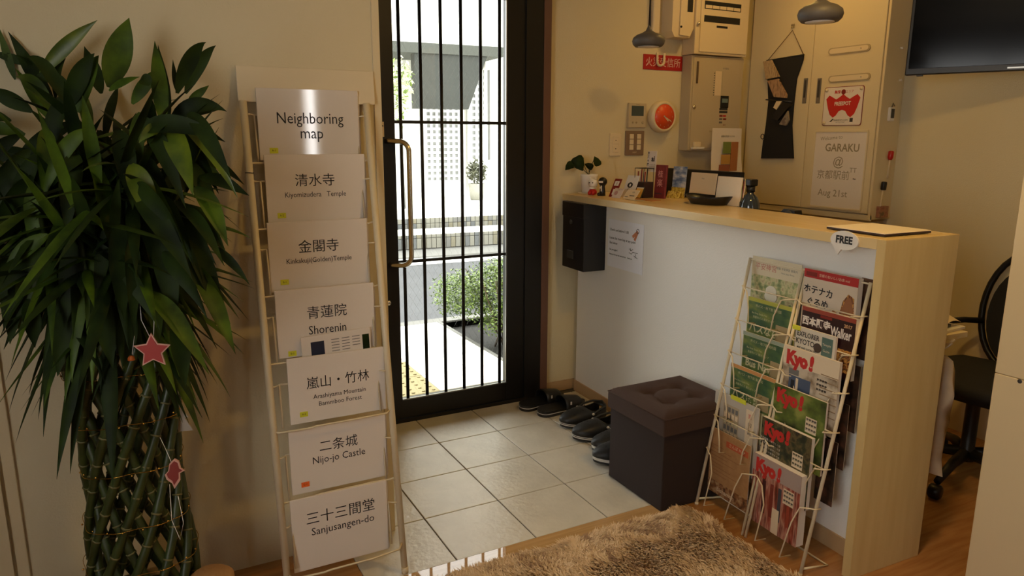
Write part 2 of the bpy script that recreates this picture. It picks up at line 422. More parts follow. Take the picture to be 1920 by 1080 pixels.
for (p0, q0, p1, q1, stp) in ((797, 150, 864, 340, .105), (883, 130, 908, 300, .11)):
    x0, z0, x1, z1 = hb(p0, q0, p1, q1, hy-.1)
    d_ = MB(); d_.box((x0-.06, hy-.12, z0-.55), (x0, hy-.02, z1)); d_.box((x1, hy-.12, z0-.55), (x1+.06, hy-.02, z1)); d_.box((x0, hy-.11, z0-.55), (x1, hy-.03, z0)); d = d_.build('lattice_door', M['lat'], hs)
    MB().box((x0, hy-.05, z0), (x1, hy-.03, z1)).build('backing', M['latb'], d)
    b = MB(); x = x0
    while x < x1: b.box((x-.022, hy-.085, z0), (x+.022, hy-.06, z1)); x += stp
    z = z0
    while z < z1: b.box((x0, hy-.09, z-.022), (x1, hy-.062, z+.022)); z += stp
    b.build('lattice', M['lat'], d)
x0, z0, x1, z1 = hb(911, 120, 919, 300, hy-.1); MB().box((x0, hy-.1, z0), (x1, hy, z1)).build('drain_pipe', M['conc'], hs)
x0, z0, x1, z1 = hb(908, 103, 926, 130, hy-.3); MB().bbox((x0, hy-.35, z0), (x1, hy, z1), .03).build('wall_lamp', M['white'], hs)
def leaf_cloud(c, rx, ry, rz, n, size, seed, flat=0):
    random.seed(seed); b = MB()
    for i in range(n):
        while True:
            p = Vector((random.uniform(-1, 1), random.uniform(-1, 1), random.uniform(-1, 1)))
            if p.length <= 1: break
        p = p*(.55+.45*random.random()/max(p.length, .3)) if p.length > .05 else p
        if p.length > 1: p.normalize()
        q = Vector((c[0]+p.x*rx, c[1]+p.y*ry, c[2]+p.z*rz))
        e = Euler((random.uniform(-.9, .9), random.uniform(-.9, .9), random.uniform(0, 6.3))).to_matrix()
        s = size*random.uniform(.7, 1.3)
        v = [q + e @ Vector(w) for w in ((-s, 0, 0), (0, -s*.4, s*.12), (s, 0, 0), (0, s*.4, s*.12))]
        b.add(v, [(0, 1, 2), (0, 2, 3)], random.choice((0, 0, 1)))
    return b
M['bushg'] = mat('greygreen_leaf', (88, 90, 70), .5); M['bushp'] = mat('pale_leaf', (206, 208, 176), .5); M['bushl'] = mat('bush_leaf_light', (104, 126, 50), .45); M['bushd'] = mat('bush_leaf', (54, 74, 28), .5)
bu = thing('bush', 'leafy green shrub in the planting bed just outside the door', 'shrub', (1.15, 1.25, GZ-.06))
for k, (x, y, z, rx, ry, rz, n) in enumerate(((-.30, .12, .38, .24, .28, .19, 1500), (.0, .05, .42, .30, .34, .24, 2600), (.30, .1, .52, .30, .3, .24, 1500), (-.12, -.1, .25, .22, .22, .15, 500), (.05, -.55, .22, .26, .4, .16, 900))):
    leaf_cloud((x, y, z), rx, ry, rz, int(n*1.7), .0135, k).build('foliage', [M['bushl'], M['bushd']], bu, fix=False)['kind'] = 'stuff'
b = MB(); random.seed(3)
for i in range(16):
    a = random.uniform(0, 6.28); r_ = random.uniform(.1, .35)
    b.tube([(0+random.uniform(-.1, .1), 0, 0), (r_*.5*math.cos(a), r_*.5*math.sin(a), .2), (r_*math.cos(a), r_*math.sin(a), .45+random.random()*.1)], [.008, .006, .003], 5)
b.build('stem', mat('bush_stem', (70, 56, 40), .8), bu)
tr_ = thing('tree', 'loose pale-leaved tree in front of the house at left', 'tree', (2.55, 7.4, .29))
leaf_cloud((-.05, 0, 1.75), .28, .3, .55, 420, .05, 9).build('foliage', [M['bushp'], M['bushl']], tr_, fix=False)['kind'] = 'stuff'
MB().tube([(0, 0, .0), (-.02, 0, .8), (.0, 0, 1.8)], [.03, .025, .01], 7).build('trunk', M['conc'], tr_)
pp = onp(2, .29, 894, 374)
pt = thing('potted_shrub', 'round shrub in a square grey pot before the house', 'potted plant', (pp.x, pp.y, pp.z))
MB().lathe([(.11, 0), (.15, .28), (.14, .28), (.13, .25)], n=16).build('pot', mat('grey_pot', (140, 138, 128), .8), pt)
leaf_cloud((0, 0, .48), .20, .20, .24, 600, .04, 4).build('foliage', [M['bushg'], M['bushg']], pt, fix=False)['kind'] = 'stuff'

# ================================================================== COUNTER
CA = R(-92.37)
CO = Vector((.833, .02, 0))
CM = Matrix.Translation(CO) @ Matrix.Rotation(CA, 4, 'Z')
def cloc(x, y):     # world xy -> counter u, v
    p = CM.inverted() @ Vector((x, y, 0)); return p.x, p.y
def cw(u, v, z=0): return CM @ Vector((u, v, z))
ct = thing('reception_counter', 'long birch reception counter with white front panel standing on the tiles', 'counter', CO, CA)
TOP = 1.08
MB().bbox((.0, 0, 1.049), (1.8578, .325, TOP), .0008).build('countertop', M['birchtop'], ct)
MB().bbox((1.858, .0, 0), (1.888, .325, TOP), .0015).build('end_panel', M['birch'], ct)
MB().bbox((.36, .3255, 1.052), (.80, .440, TOP), .0008).build('rear_ledge', M['birchtop'], ct)
MB().box((.005, .10, .0), (1.8575, .20, 1.0488)).build('front_panel', M['panelw'], ct)
MB().box((.0, .092, .0), (1.857, .0995, .06)).build('baseboard', M['base'], ct)
dk = thing('staff_desk', 'pale low desk behind the counter near the black swivel chair', 'desk', cw(0, .33), CA)
MB().bbox((.1, 0, .70), (1.79, .26, .72), .002).build('desktop', M['trimw'], dk)
for u in (.12, 1.55):
    for v in (.03, .21): MB().box((u, v, 0), (u+.025, v+.025, .70)).build('leg', M['dgrey'], dk)
sh = thing('staff_shelf', 'narrow dark shelf along the staff side of the counter', 'shelf', cw(0, .327), CA)
MB().bbox((.84, 0, 1.0), (1.55, .26, 1.03), .002).build('board', mat('dark_shelf', (44, 36, 32), .5), sh)
for u in (.87, 1.48): MB().box((u, .0, .9), (u+.02, .2, 1.0)).build('bracket', M['dgrey'], sh)

# FREE bubble sign
fs = thing('bubble_sign', 'white speech bubble sign reading FREE on the counter edge', 'sign', cw(*cloc(.757, -1.729), 1.064), CA)
pl = []
for k in range(40):
    a = 2*PI*k/40; pl.append((.050*math.cos(a), .029*math.sin(a)+.002))
poly = []
for (x, z) in pl:
    poly.append((x, z))
poly = [p for p in poly if not (-.034 < p[0] < -.012 and p[1] < 0)]
i_ = max(i for i, p in enumerate(poly) if p[0] <= -.034 and p[1] < .0) if any(p[0] <= -.034 and p[1] < 0 for p in poly) else 20
poly.insert(i_+1, (-.020, -.044))
fs.location = cw(cloc(.757, -1.729)[0], -.004, 1.060)
MB().prism(poly, -.003, .003).build('board', M['white'], fs)
txt(fs, 'FREE', 0, .003, .031, M['ink'], y=-.0036, bold=.0012, sx=.95)
# white pad near the end
pd = thing('document_tray', 'thin white pad with dark underside on the counter end', 'tray', (.915, -1.722, TOP+.002), R(-90-2))
b = MB(); b.bbox((-.105, -.105, 0), (.105, .105, .006), .002); b.build('underside', mat('dark_maroon_pad', (40, 22, 20), .6), pd)
MB().bbox((-.104, -.104, .0062), (.104, .104, .009), .001).build('top_sheet', mat('white_pad', (238, 226, 204), .5), pd)
# small bowl tray
tr = thing('coin_tray', 'shallow black woven tray on the counter', 'tray', (1.105, -.76, TOP+.001), R(-88))
n = 48; b = MB(); vs = []; fs_ = []
for (s, z) in ((.55, .002), (.80, .004), (1.0, .026), (1.04, .030), (1.03, .026), (.80, .0)):
    for k in range(n):
        a = 2*PI*k/n; vs.append((.115*s*math.cos(a), .075*s*math.sin(a), z+ (.008*abs(math.cos(a))**3 if s > .95 else 0)))
for i in range(5):
    for k in range(n): fs_.append((i*n+k, i*n+(k+1) % n, (i+1)*n+(k+1) % n, (i+1)*n+k))
fs_.append(tuple(range(n-1, -1, -1))); b.add(vs, fs_, 0, True); b.add([v for v in vs[5*n:]], [tuple(range(n))], 0)
b.build('dish', mat('black_lacquer', (24, 20, 18), .35), tr)
MB().tube([(.118*math.cos(2*PI*k/40), .078*math.sin(2*PI*k/40), .03+.008*abs(math.cos(2*PI*k/40))**3) for k in range(40)], .0022, 6, closed=True).build('rim', M['black'], tr)

# small potted plant
sp = thing('small_potted_plant', 'small green plant in a white pot on the counter', 'potted plant', (.965, -.025, TOP))
MB().lathe([(.036, 0), (.045, .09), (.046, .10), (.041, .10), (.039, .085), (1e-5, .085)], n=24).build('pot', M['white'], sp)
MB().lathe([(.055, 0), (.058, .006), (.05, .006), (.04, .002)], n=24).build('saucer', M['cream'], sp)
def leafpatch(px, py, D, tilt, s):
    c = at(px, py, D)-Vector(sp.location); b = MB(); pts = []
    prof = [(0, 0), (.35, .32), (.75, .48), (1, .42), (1.1, .25), (1.02, 0)]
    e = ROT @ Matrix.Rotation(tilt, 3, 'Z') @ Matrix.Rotation(R(25), 3, 'Y')
    L = [(-p[1], -p[0]) for p in prof]; Rr = [(p[1], -p[0]) for p in prof[::-1]][1:-1]
    mid = [(0, -p[0]) for p in prof]
    v = [e @ Vector((x*s, y*s+s*.6, abs(x)*s*.3)) + c for x, y in L]; m_ = [e @ Vector((0, y*s+s*.6, 0)) + c for x, y in mid]; w = [e @ Vector((-x*s, y*s+s*.6, abs(x)*s*.3)) + c for x, y in L]
    nn = len(L); f = []
    for i in range(nn-1): f += [(i, i+1, nn+i+1, nn+i), (nn+i, nn+i+1, 2*nn+i+1, 2*nn+i)]
    b.add(v+m_+w, f, 0, True); b.build('leaf', M['leafd'], sp, fix=False)
    b = MB(); st0 = Vector((random.uniform(-.01, .01), 0, .085)); q = e @ Vector((0, -s*.3, 0))+c
    b.tube([st0, (st0+c)/2+Vector((0, 0, .025)), c + e @ Vector((0, .45*s, 0))], .0016, 5); b.build('stem', M['leafd'], sp)
Dp = (Vector((.965, -.025, 1.2))-CAM).length/ray(1098, 310).length
leafpatch(1086, 306, Dp-.02, R(205), .075); leafpatch(1068, 312, Dp-.04, R(130), .05); leafpatch(1118, 303, Dp, R(20), .05); leafpatch(1104, 312, Dp+.02, R(60), .045)

def onv(px, py, X, Y):      # point on the ray above ground point distance
    v = ray(px, py); t = math.hypot(X-CAM.x, Y-CAM.y)/math.hypot(v.x, v.y); return CAM+v*t
# two figurines
f1 = thing('figurine', 'small figurine with white round head and red body on the counter', 'figurine', (.917, -.132, TOP), R(-60)); f1.scale = (1.15,)*3
b = MB(); b.ball((0, 0, .014), .020, sc=(1, .8, .7)); b.ball((.008, -.014, .010), .009); b.ball((-.008, -.014, .010), .009); b.build('body', M['redp'], f1)
b = MB(); b.ball((0, 0, .052), .0215, 16, 10, sc=(1.05, .95, .92)); b.ball((-.012, 0, .072), .006); b.ball((.012, 0, .072), .006); b.build('head', M['white'], f1)
b = MB(); b.ball((-.008, -.019, .055), .0026, 6, 5); b.ball((.008, -.019, .055), .0026, 6, 5); b.build('eye', M['ink'], f1)
MB().ball((0, -.0, .031), .0175, sc=(1, .9, .35)).build('collar', M['white'], f1)
f2 = thing('figurine', 'small black cloaked figurine beside the red one on the counter', 'figurine', (.943, -.180, TOP), R(-60)); f2.scale = (1.12,)*3
b = MB(); b.lathe([(.014, 0), (.013, .02), (.010, .04), (.013, .048)], n=14); b.ball((0, 0, .062), .020, 16, 10); b.ball((-.012, -.008, .006), .009); b.build('body', M['black'], f2)
b = MB(); b.box((-.010, -.0215, .058), (.010, -.018, .066)); b.ball((-.006, -.015, .036), .004, 6, 5); b.box((-.002, -.0145, .02), (.002, -.012, .045)); b.build('face_print', M['white'], f2)

# cards, leaflets and boards on the counter: board(name,label,cat, px corners...)
def standing(name, label, cat, X, Y, px, w, h, m, lean=12, rz=-92.37, th=.004, z=TOP, group=None):
    """card standing at ground point X,Y"""
    o = thing(name, label, cat, (X, Y, z), group=group, rot=(R(-lean), 0, R(rz)))
    MB().bbox((-w/2, 0, .0005), (w/2, th, h), min(.0008, th*.3), seg=1).build('card', m, o)
    return o
M['dred'] = mat('dark_red_card', (128, 34, 30), .35)
M['card'] = mat('cream_card', (226, 206, 174), .45)
c = standing('leaflet', 'dark red leaflet leaning beside the black figurine on the counter', 'leaflet', .945, -.258, 0, .045, .098, M['dred'], 28, -78)
MB().box((-.014, -.0006, .06), (.014, 0, .085)).build('print', M['white'], c); MB().box((-.008, -.0006, .012), (.009, 0, .042)).build('print', M['white'], c)
txt(c, 'il', 0, .072, .02, M['dred'], y=-.0009)
c = standing('display_card', 'white folded card with a black printed seal on the counter', 'card', 1.0, -.305, 0, .082, .112, M['white'], 22, -84)
MB().prism([(.018*math.cos(k*PI/8)-.004, .062+.014*math.sin(k*PI/8)) for k in range(16)], -.0008, 0).build('print', M['ink'], c)
MB().box((-.008, -.0012, .055), (.003, -.0008, .068)).build('print', M['white'], c)
txt(c, 'JR', -.004, .035, .02, M['ink'], bold=.0006)
c = standing('name_card', 'pale card with a pink crest, front left of the counter cards', 'card', .925, -.315, 0, .062, .052, mat('pinkish_card', (216, 200, 190), .4), 30, -84)
MB().prism([(.012*math.cos(k*PI/6)-.01, .026+.012*math.sin(k*PI/6)) for k in range(12)], -.0006, 0).build('print', mat('pink_print', (190, 150, 150), .5), c)
txt(c, '八八', 0, .043, .008, M['ink'])
c = standing('name_card', 'cream landscape card lying back against the card holder', 'card', .925, -.415, 0, .088, .056, M['card'], 38, -88)
txt(c, '京都', .01, .04, .010, M['greyink']); MB().box((-.035, -.0006, .012), (-.012, 0, .016)).build('print', M['greyink'], c); MB().box((-.005, -.0006, .02), (.03, 0, .024)).build('print', M['greyink'], c)
c = standing('phone_stand_card', 'small yellow card in a black frame on the counter', 'card', .99, -.395, 0, .05, .062, M['black'], 28, -80)
MB().box((-.021, -.0006, .006), (.021, 0, .054)).build('face', mat('yellow_card', (230, 186, 90), .4), c); MB().box((-.021, -.0008, .054), (.021, 0, .058)).build('face', M['white'], c)
# pen caddy
cy = thing('pen_caddy', 'dark wire caddy full of pens behind the small cards', 'caddy', (1.07, -.345, TOP), R(-90))
MB().box((-.034, -.03, 0), (.034, .03, .075)).build('box', mat('caddy_brown', (62, 42, 36), .4), cy)
b = MB()
for x in (-.034, .034):
    for y in (-.03, .03): b.tube([(x, y, 0), (x, y, .14)], .0016, 5)
b.tube([(-.034, -.03, .14), (.034, -.03, .14), (.034, .03, .14), (-.034, .03, .14)], .0016, 5, closed=True); b.build('wire_frame', M['black'], cy)
for k in range(7):
    x = -.026+k*.0087; o = MB().tube([(x, -.02+.01*(k % 3), .02), (x+.004, -.018+.01*(k % 3), .125+.012*(k % 2))], .0035, 6).build('pen', (M['dred'], M['white'], M['dgrey'])[k % 3], cy)
c = standing('name_card', 'upright white card with black lettering rising from the pen caddy', 'card', 1.10, -.355, 0, .062, .10, M['paper'], 4, -86, z=TOP+.122)
for k, ch in enumerate('京茶々庵'): txt(c, ch, -.024, .088-k*.018, .015, M['ink'], bold=.0003)
txt(c, 'ai', .01, .062, .036, M['ink'], bold=.0012)
for k in range(3): txt(c, 'tea and coffee', .010, .034-k*.009, .0075, M['ink'])
# red book
c = thing('red_booklet', 'upright red booklet with pale Japanese title on the counter', 'book', (1.10, -.424, TOP), rot=(R(-3), 0, R(-86)))
MB().bbox((-.036, 0, 0), (.036, .012, .158), .001, seg=1).build('cover', mat('red_booklet_cover', (138, 52, 50), .45, rgb2=(112, 36, 38), vscale=25), c)
txt(c, '桂', 0, .113, .036, mat('pale_red_ink', (226, 160, 150), .5), y=-.0006, bold=.0004); txt(c, '楽', 0, .07, .040, mat('pale_red_ink', (226, 160, 150), .5), y=-.0006, bold=.0004)
MB().box((-.03, -.0006, .02), (.02, 0, .024)).build('print', M['dgrey'], c)
# flat brochures
c = thing('brochure', 'flat tan brochure lying in front of the red booklet', 'brochure', (.975, -.475, TOP), R(-80))
MB().bbox((-.07, -.03, 0), (.07, .035, .003), .001, seg=1).build('sheet', mat('tan_brochure', (170, 112, 62), .5), c)
c = thing('brochure', 'grey flat brochure under the tan one on the counter front', 'brochure', (.935, -.46, TOP), R(-100))
MB().bbox((-.06, -.025, 0), (.06, .02, .0025), .001, seg=1).build('sheet', mat('grey_brochure', (170, 160, 140), .5), c)
# sky card
c = thing('picture_card', 'picture card of blue clouds over yellow flowers, standing upright', 'card', (1.205, -.436, TOP), rot=(R(-4), 0, R(-88)))
MB().bbox((-.047, 0, 0), (.047, .003, .150), .001, seg=1).build('card', printmat('sky_print', [(88, 110, 150), (150, 166, 190), (214, 214, 210)], 26, stretch=(1, 1, 2.2)), c)
MB().box((-.047, -.0006, 0), (.047, 0, .05)).build('flower_print', printmat('flower_print', [(150, 110, 40), (222, 190, 70), (236, 214, 110)], 90), c)
c = thing('flower_card', 'small yellow flower card at the foot of the cloud picture', 'card', (1.17, -.44, TOP), rot=(R(-20), 0, R(-88)))
MB().bbox((-.045, 0, 0), (.045, .003, .035), .001, seg=1).build('card', printmat('flower_print', [(140, 100, 40), (226, 196, 80), (236, 220, 130)], 110), c)
# boards
c = thing('menu_board', 'plain cream board, the left of two, behind the black tray', 'board', (1.21, -.592, TOP), rot=(R(-6), 0, R(-90)))
MB().bbox((-.085, 0, 0), (.085, .006, .126), .001, seg=1).build('board', M['card'], c); txt(c, 'Menu', 0, .1, .008, M['greyink'])
c = thing('menu_board', 'plain cream board, the right of two, nearest the spray bottle', 'board', (1.135, -.84, TOP), rot=(R(-6), 0, R(-90)))
bl_, br_ = onp(0, 1.131, 1341, 355).y, onp(0, 1.131, 1387, 355).y
c.location = (1.131, (bl_+br_)/2, TOP); MB().bbox(((br_-bl_)/2, 0, 0), ((bl_-br_)/2, .006, .122), .001, seg=1).build('board', M['card'], c)
# monitor
mo = thing('monitor', 'black computer monitor behind the two cream boards', 'monitor', (1.27, -.50, 1.031), R(-90))
b = MB(); b.bbox((-.27, 0, -.16+.0), (.27, .03, .185), .004); b.build('casing', M['black'], mo); mo.location.z = 1.03
b = MB(); b.bbox((-.24, .03, -.12), (.24, .034, .165), .002); b.build('screen', mat('screen_black', (10, 10, 12), .1), mo)
MB().box((-.03, .0, -.31), (.03, .05, -.16)).build('stand', M['black'], mo)
# spray bottle
bp_ = onp(0, 1.17, 1408, 350)
sb = thing('spray_bottle', 'dark glass bottle with black pump head on the counter back edge', 'bottle', (1.17, bp_.y, 1.031))
MB().lathe([(.040, 0), (.042, .01), (.042, .06), (.030, .09), (.014, .105), (.014, .115)], n=20).build('bottle', mat('smoky_glass', (52, 60, 66), .08, spec=.8), sb)
b = MB(); b.lathe([(.018, .112), (.018, .135)], n=14); b.bbox((-.022, -.02, .135), (.022, .028, .165), .006); b.build('pump_head', M['black'], sb)
rb = thing('ribbon_bundle', 'small bundle of red and cream straps hanging beside the bottle', 'straps', (1.145, -.915, 1.031))
for k in range(5):
    b = MB(); x = -.008+k*.004
    b.tube([(0, x, .06), (-.004, x-.004, .10), (0, x-.006+.004*k, .13), (.004, x, .165-.01*k)], .0022, 5); b.build('strap', (M['cream'], M['dred'], M['leafy'])[k % 3], rb)
MB().box((-.01, -.012, 0), (.01, .012, .07)).build('holder', M['black'], rb)
td = thing('tape_dispenser', 'black desk tape dispenser behind the counter', 'tape dispenser', (1.20, -1.135, 1.031), R(-90))
MB().prism([(-.055, 0), (.07, 0), (.07, .012), (.035, .035), (.03, .052), (-.025, .055), (-.05, .03)], -.02, .02).build('body', M['black'], td)
MB().lathe([(.020, -.021), (.020, .021)], (0, 0, .032), 18, M=Matrix.Rotation(R(90), 3, 'X')).build('tape_roll', M['dgrey'], td)
nb = thing('notebook', 'thin dark purple notebook lying behind the counter', 'notebook', (1.22, -1.27, 1.031), R(-90))
MB().bbox((-.10, -.06, 0), (.10, .06, .008), .001, seg=1).build('cover', mat('purple_cover', (60, 44, 58), .5), nb)

# key drop box on the counter front
kb = thing('key_drop_box', 'black metal drop box hanging under the counter top', 'mailbox', cw(.055, -.0, .71), CA)
u1 = cloc(.80, -.247)[0]; u0 = cloc(.80, -.037)[0]
kb.location = cw(u0, .0, .715)
b = MB(); b.bbox((0, -.028, 0), (u1-u0, .0995, .332), .003); b.build('body', M['black'], kb)
b = MB(); b.bbox((-.001, -.032, .262), (u1-u0+.001, .0, .334), .003); b.build('lid', M['black'], kb)
MB().bbox((.055, -.033, .052), (.115, -.0285, .092), .001, seg=1).build('name_plate', M['dgrey'], kb)
MB().bbox((.059, -.0336, .056), (.111, -.033, .088), .0002, seg=1).build('card', mat('plate_card', (64, 66, 62), .5), kb)
MB().lathe([(.010, 0), (.012, .004), (.006, .006)], (.088, -.0285, .236), 16, M=Matrix.Rotation(R(90), 3, 'X')).build('lock', M['dgrey'], kb)
MB().box((.084, -.0355, .234), (.096, -.034, .238)).build('key_slot', M['steel'], kb)
# notice on the counter front
n0 = cloc(.93, -.276); n1 = cloc(.93, -.570)
no = thing('notice_sheet', 'laminated check-out notice with key picture taped under the counter', 'notice', cw(n0[0], .0985, .745), CA)
WN = n1[0]-n0[0]
MB().box((0, -.0012, 0), (WN, 0, .232)).build('sheet', mat('notice_paper', (246, 246, 250), .3), no)
txt(no, 'Check out before 11:00', .015, .182, .0165, M['ink'], y=-.0016, al='LEFT', bold=.0003); txt(no, 'Leave the room key at any point', .015, .142, .0165, M['ink'], y=-.0016, al='LEFT', bold=.0003); txt(no, 'like below', .015, .118, .0165, M['ink'], y=-.0016, al='LEFT', bold=.0003)
txt(no, 'See you again !', .015, .085, .012, M['ink'], y=-.0016, al='LEFT', bold=.0003); txt(no, 'Please put the key into the black box     thank you', .015, .062, .0095, M['ink'], y=-.0016, al='LEFT', bold=.0003)
for k, (a, l) in enumerate(((R(215), .05), (R(240), .05))):
    Mx = Matrix.Translation((WN-.045, 0, .195)) @ Matrix.Rotation(-a, 4, 'Y')
    b = MB(); b.box((0, -.002, -.007), (l, -.0012, .007), M=Mx); b.build('key_print', mat('orange_brown_print', (206, 130, 84), .5), no)
MB().tube([(WN-.045+.010*math.cos(k*PI/8), -.0022, .197+.010*math.sin(k*PI/8)) for k in range(16)], .0012, 5, closed=True).build('ring_print', M['dgrey'], no)
b = MB()
for (p, q) in (((WN-.11, .108), (WN-.095, .10)), ((WN-.095, .10), (WN-.08, .108)), ((WN-.11, .09), (WN-.09, .085)), ((WN-.09, .085), (WN-.08, .095)), ((WN-.08, .095), (WN-.04, .095)), ((WN-.07, .08), (WN-.04, .07)), ((WN-.055, .09), (WN-.06, .07)), ((WN-.10, .112), (WN-.095, .10))):
    b.tube([(p[0], -.0022, p[1]), (q[0], -.0022, q[1])], .0012, 4)
b.build('logo_print', M['ink'], no)
# power extension of desk side: bag and papers by the end panel
ps = thing('paper_stack', 'loose cream papers on the staff desk by the counter end', 'papers', (1.27, -1.67, .7205), R(-86))
MB().bbox((-.10, -.10, 0), (.105, .095, .010), .001, seg=1).build('stack', M['white'], ps)
MB().bbox((-.09, -.10, .0105), (.085, .04, .020), .001, seg=1).build('dark_folder', M['dgrey'], ps)
b = MB(); vs = []
for i in range(7):
    for j in range(2):
        t = i/6; vs.append((.092-.10*j*(.9+.1*t), -.02+.11*t, .022+.062*j+.012*math.sin(t*PI)*(1-j)-.022*j*t*t*t))
b.add(vs, [(2*i, 2*i+2, 2*i+3, 2*i+1) for i in range(6)], 0, True); b.build('curled_sheet', M['card'], ps, fix=False)
bgp = thing('shopping_bag', 'crumpled white bag hanging from a hook at the desk corner', 'bag', (1.180, -1.815, .665))
outl = [(-.022, .0), (.012, .0), (.035, -.05), (.042, -.11), (.03, -.21), (.045, -.23), (.03, -.27), (.025, -.33), (.018, -.40), (-.005, -.385), (-.02, -.405), (-.04, -.36), (-.045, -.30), (-.035, -.18), (-.02, -.08)]
b = MB(); N = len(outl); random.seed(11)
cx = 0
fr = [(x, -.022-random.uniform(0, .012) if z < -.03 else -.008, z) for x, z in outl]; bk = [(x, .022 if z < -.03 else .008, z) for x, z in outl]
mid = [(.0, -.045+random.uniform(-.012, .012), -.40*k/7-.01) for k in range(8)]
vs = fr+bk+mid
fs_ = [(i, (i+1) % N, N+(i+1) % N, N+i) for i in range(N)] + [tuple(range(2*N-1, N-1, -1))]
Lm = [0, 14, 13, 13, 12, 12, 11, 10]; Rm = [1, 2, 3, 4, 5, 6, 7, 8]
mi_ = [2*N+k for k in range(8)]
for k in range(7):
    fs_.append((mi_[k], mi_[k+1], Rm[k+1], Rm[k])); fs_.append((Lm[k], Lm[k+1], mi_[k+1], mi_[k]) if Lm[k] != Lm[k+1] else (Lm[k], mi_[k+1], mi_[k]))
fs_.append((mi_[0], 1, 0)); fs_.append((8, 9, mi_[7])); fs_.append((9, 10, mi_[7]))
b.add(vs, fs_, 0, True); b.build('bag_body', mat('bag_plastic', (206, 190, 168), .5, var=.15, vscale=20), bgp, fix=False)
MB().tube([(-.012, 0, 0), (-.005, 0, .02), (.006, -.01, .03), (.012, -.02, .045)], .003, 6).build('handle', M['white'], bgp)
hk = thing('desk_hook', 'pale hook on the desk edge holding the white bag', 'hook', (1.19, -1.795, .70))
MB().tube([(0, .03, 0), (0, -.01, -.0), (0, -.03, .005), (.012, -.04, .022)], .005, 6).build('hook', M['cream'], hk)

# ================================================================== MAGAZINE RACK
RA = math.atan2(-.51, -.021)
mr = thing('magazine_rack', 'cream wire magazine rack with two columns leaning at the counter', 'magazine rack', (.6475, -1.525, .002), RA)
RM = Matrix.Translation(mr.location) @ Matrix.Rotation(RA, 4, 'Z')
SL = .196      # lean per metre
def rp(u, z, w=0): return (u, SL*z - w, z)      # point on the leaning plane, w = towards the viewer
for u in (-.253, .253):
    MB().tube([rp(u, 0), rp(u, .935)], .0058, 8).build('upright', M['wire'], mr)
for u in (-.008, .008):
    MB().tube([rp(u, 0), rp(u, .935)], .0050, 8).build('upright', M['wire'], mr)
MB().tube([rp(-.253, .93), rp(.253, .93)], .003, 6).build('top_bar', M['wire'], mr)
zs = [.828, .708, .588, .463, .345, .216]
for c_ in (-1, 1):
    ua, ub = (-.253, -.008) if c_ < 0 else (.008, .253)
    for k, z in enumerate(zs):
        if k < 5: MB().tube([rp(ua, z), rp(ub, z)], .0022, 6).build('rung', M['wire'], mr)
        zb = z-.115 if k < 5 else .03
        wf = 1 if c_ < 0 or k == 5 else -.2
        for u, s in ((ua, 1), (ub, -1)):
            MB().tube([rp(u-s*.008, z+.004, -.012), rp(u-s*.004, z+.004, .008), rp(u+s*.010, z+.001, .012), rp(u+s*.026, z-.002, .020), rp(u+s*.040, z-.006, .024*(1 if k == 5 else wf)), rp(u+s*.062, z-.066, .020*wf), rp(u+s*.068, zb+.0, .012*wf if k < 5 else .03), rp(u+s*.068, zb-.006, -.02)], .0024, 6).build('pocket_wire', M['wire'], mr)
MB().tube([rp(-.253, .02, 0), (-.253, .12, 0), (.253, .12, 0), rp(.253, .02, 0)], .004, 6).build('foot_wire', M['wire'], mr)
for u in (-.24, .24): MB().lathe([(.007, 0), (.008, .008)], (u*1.05, 0, -.002), 10).build('foot_cap', M['wire'], mr)
mags = []
def magazine(label, u0, zt, w, h, th, m, k=0, name='magazine', cat='magazine', pages=True, off=-.002, rz=0):
    """vertical magazine, top at the leaning plane"""
    zb = zt-h
    p = RM @ Vector((u0, SL*zt - off, zb))
    o = thing(name, label, cat, p, RA+rz, 'magazines and leaflets in the wire rack')
    lean = .0
    MB().bbox((0, 0, 0), (w, .0012, h), .0003, seg=1).build('cover', m, o)
    if pages: MB().box((.001, .0012, .001), (w-.001, th, h-.001)).build('pages', M['paper'], o)
    return o
def blk(o, x0, z0, x1, z1, m, name='print', y=-.0005): return MB().box((x0, y, z0), (x1, .0002, z1)).build(name, m, o)
gr = [(60, 84, 54), (96, 118, 70), (70, 98, 66)]
M['bus'] = printmat('bus_map_green', [(52, 84, 60), (70, 100, 62), (116, 130, 62)], 14, stretch=(1, 1, 2))
M['busy'] = mat('lime_print', (172, 172, 66), .45)
M['palegreen'] = mat('pale_green_print', (196, 190, 150), .45)
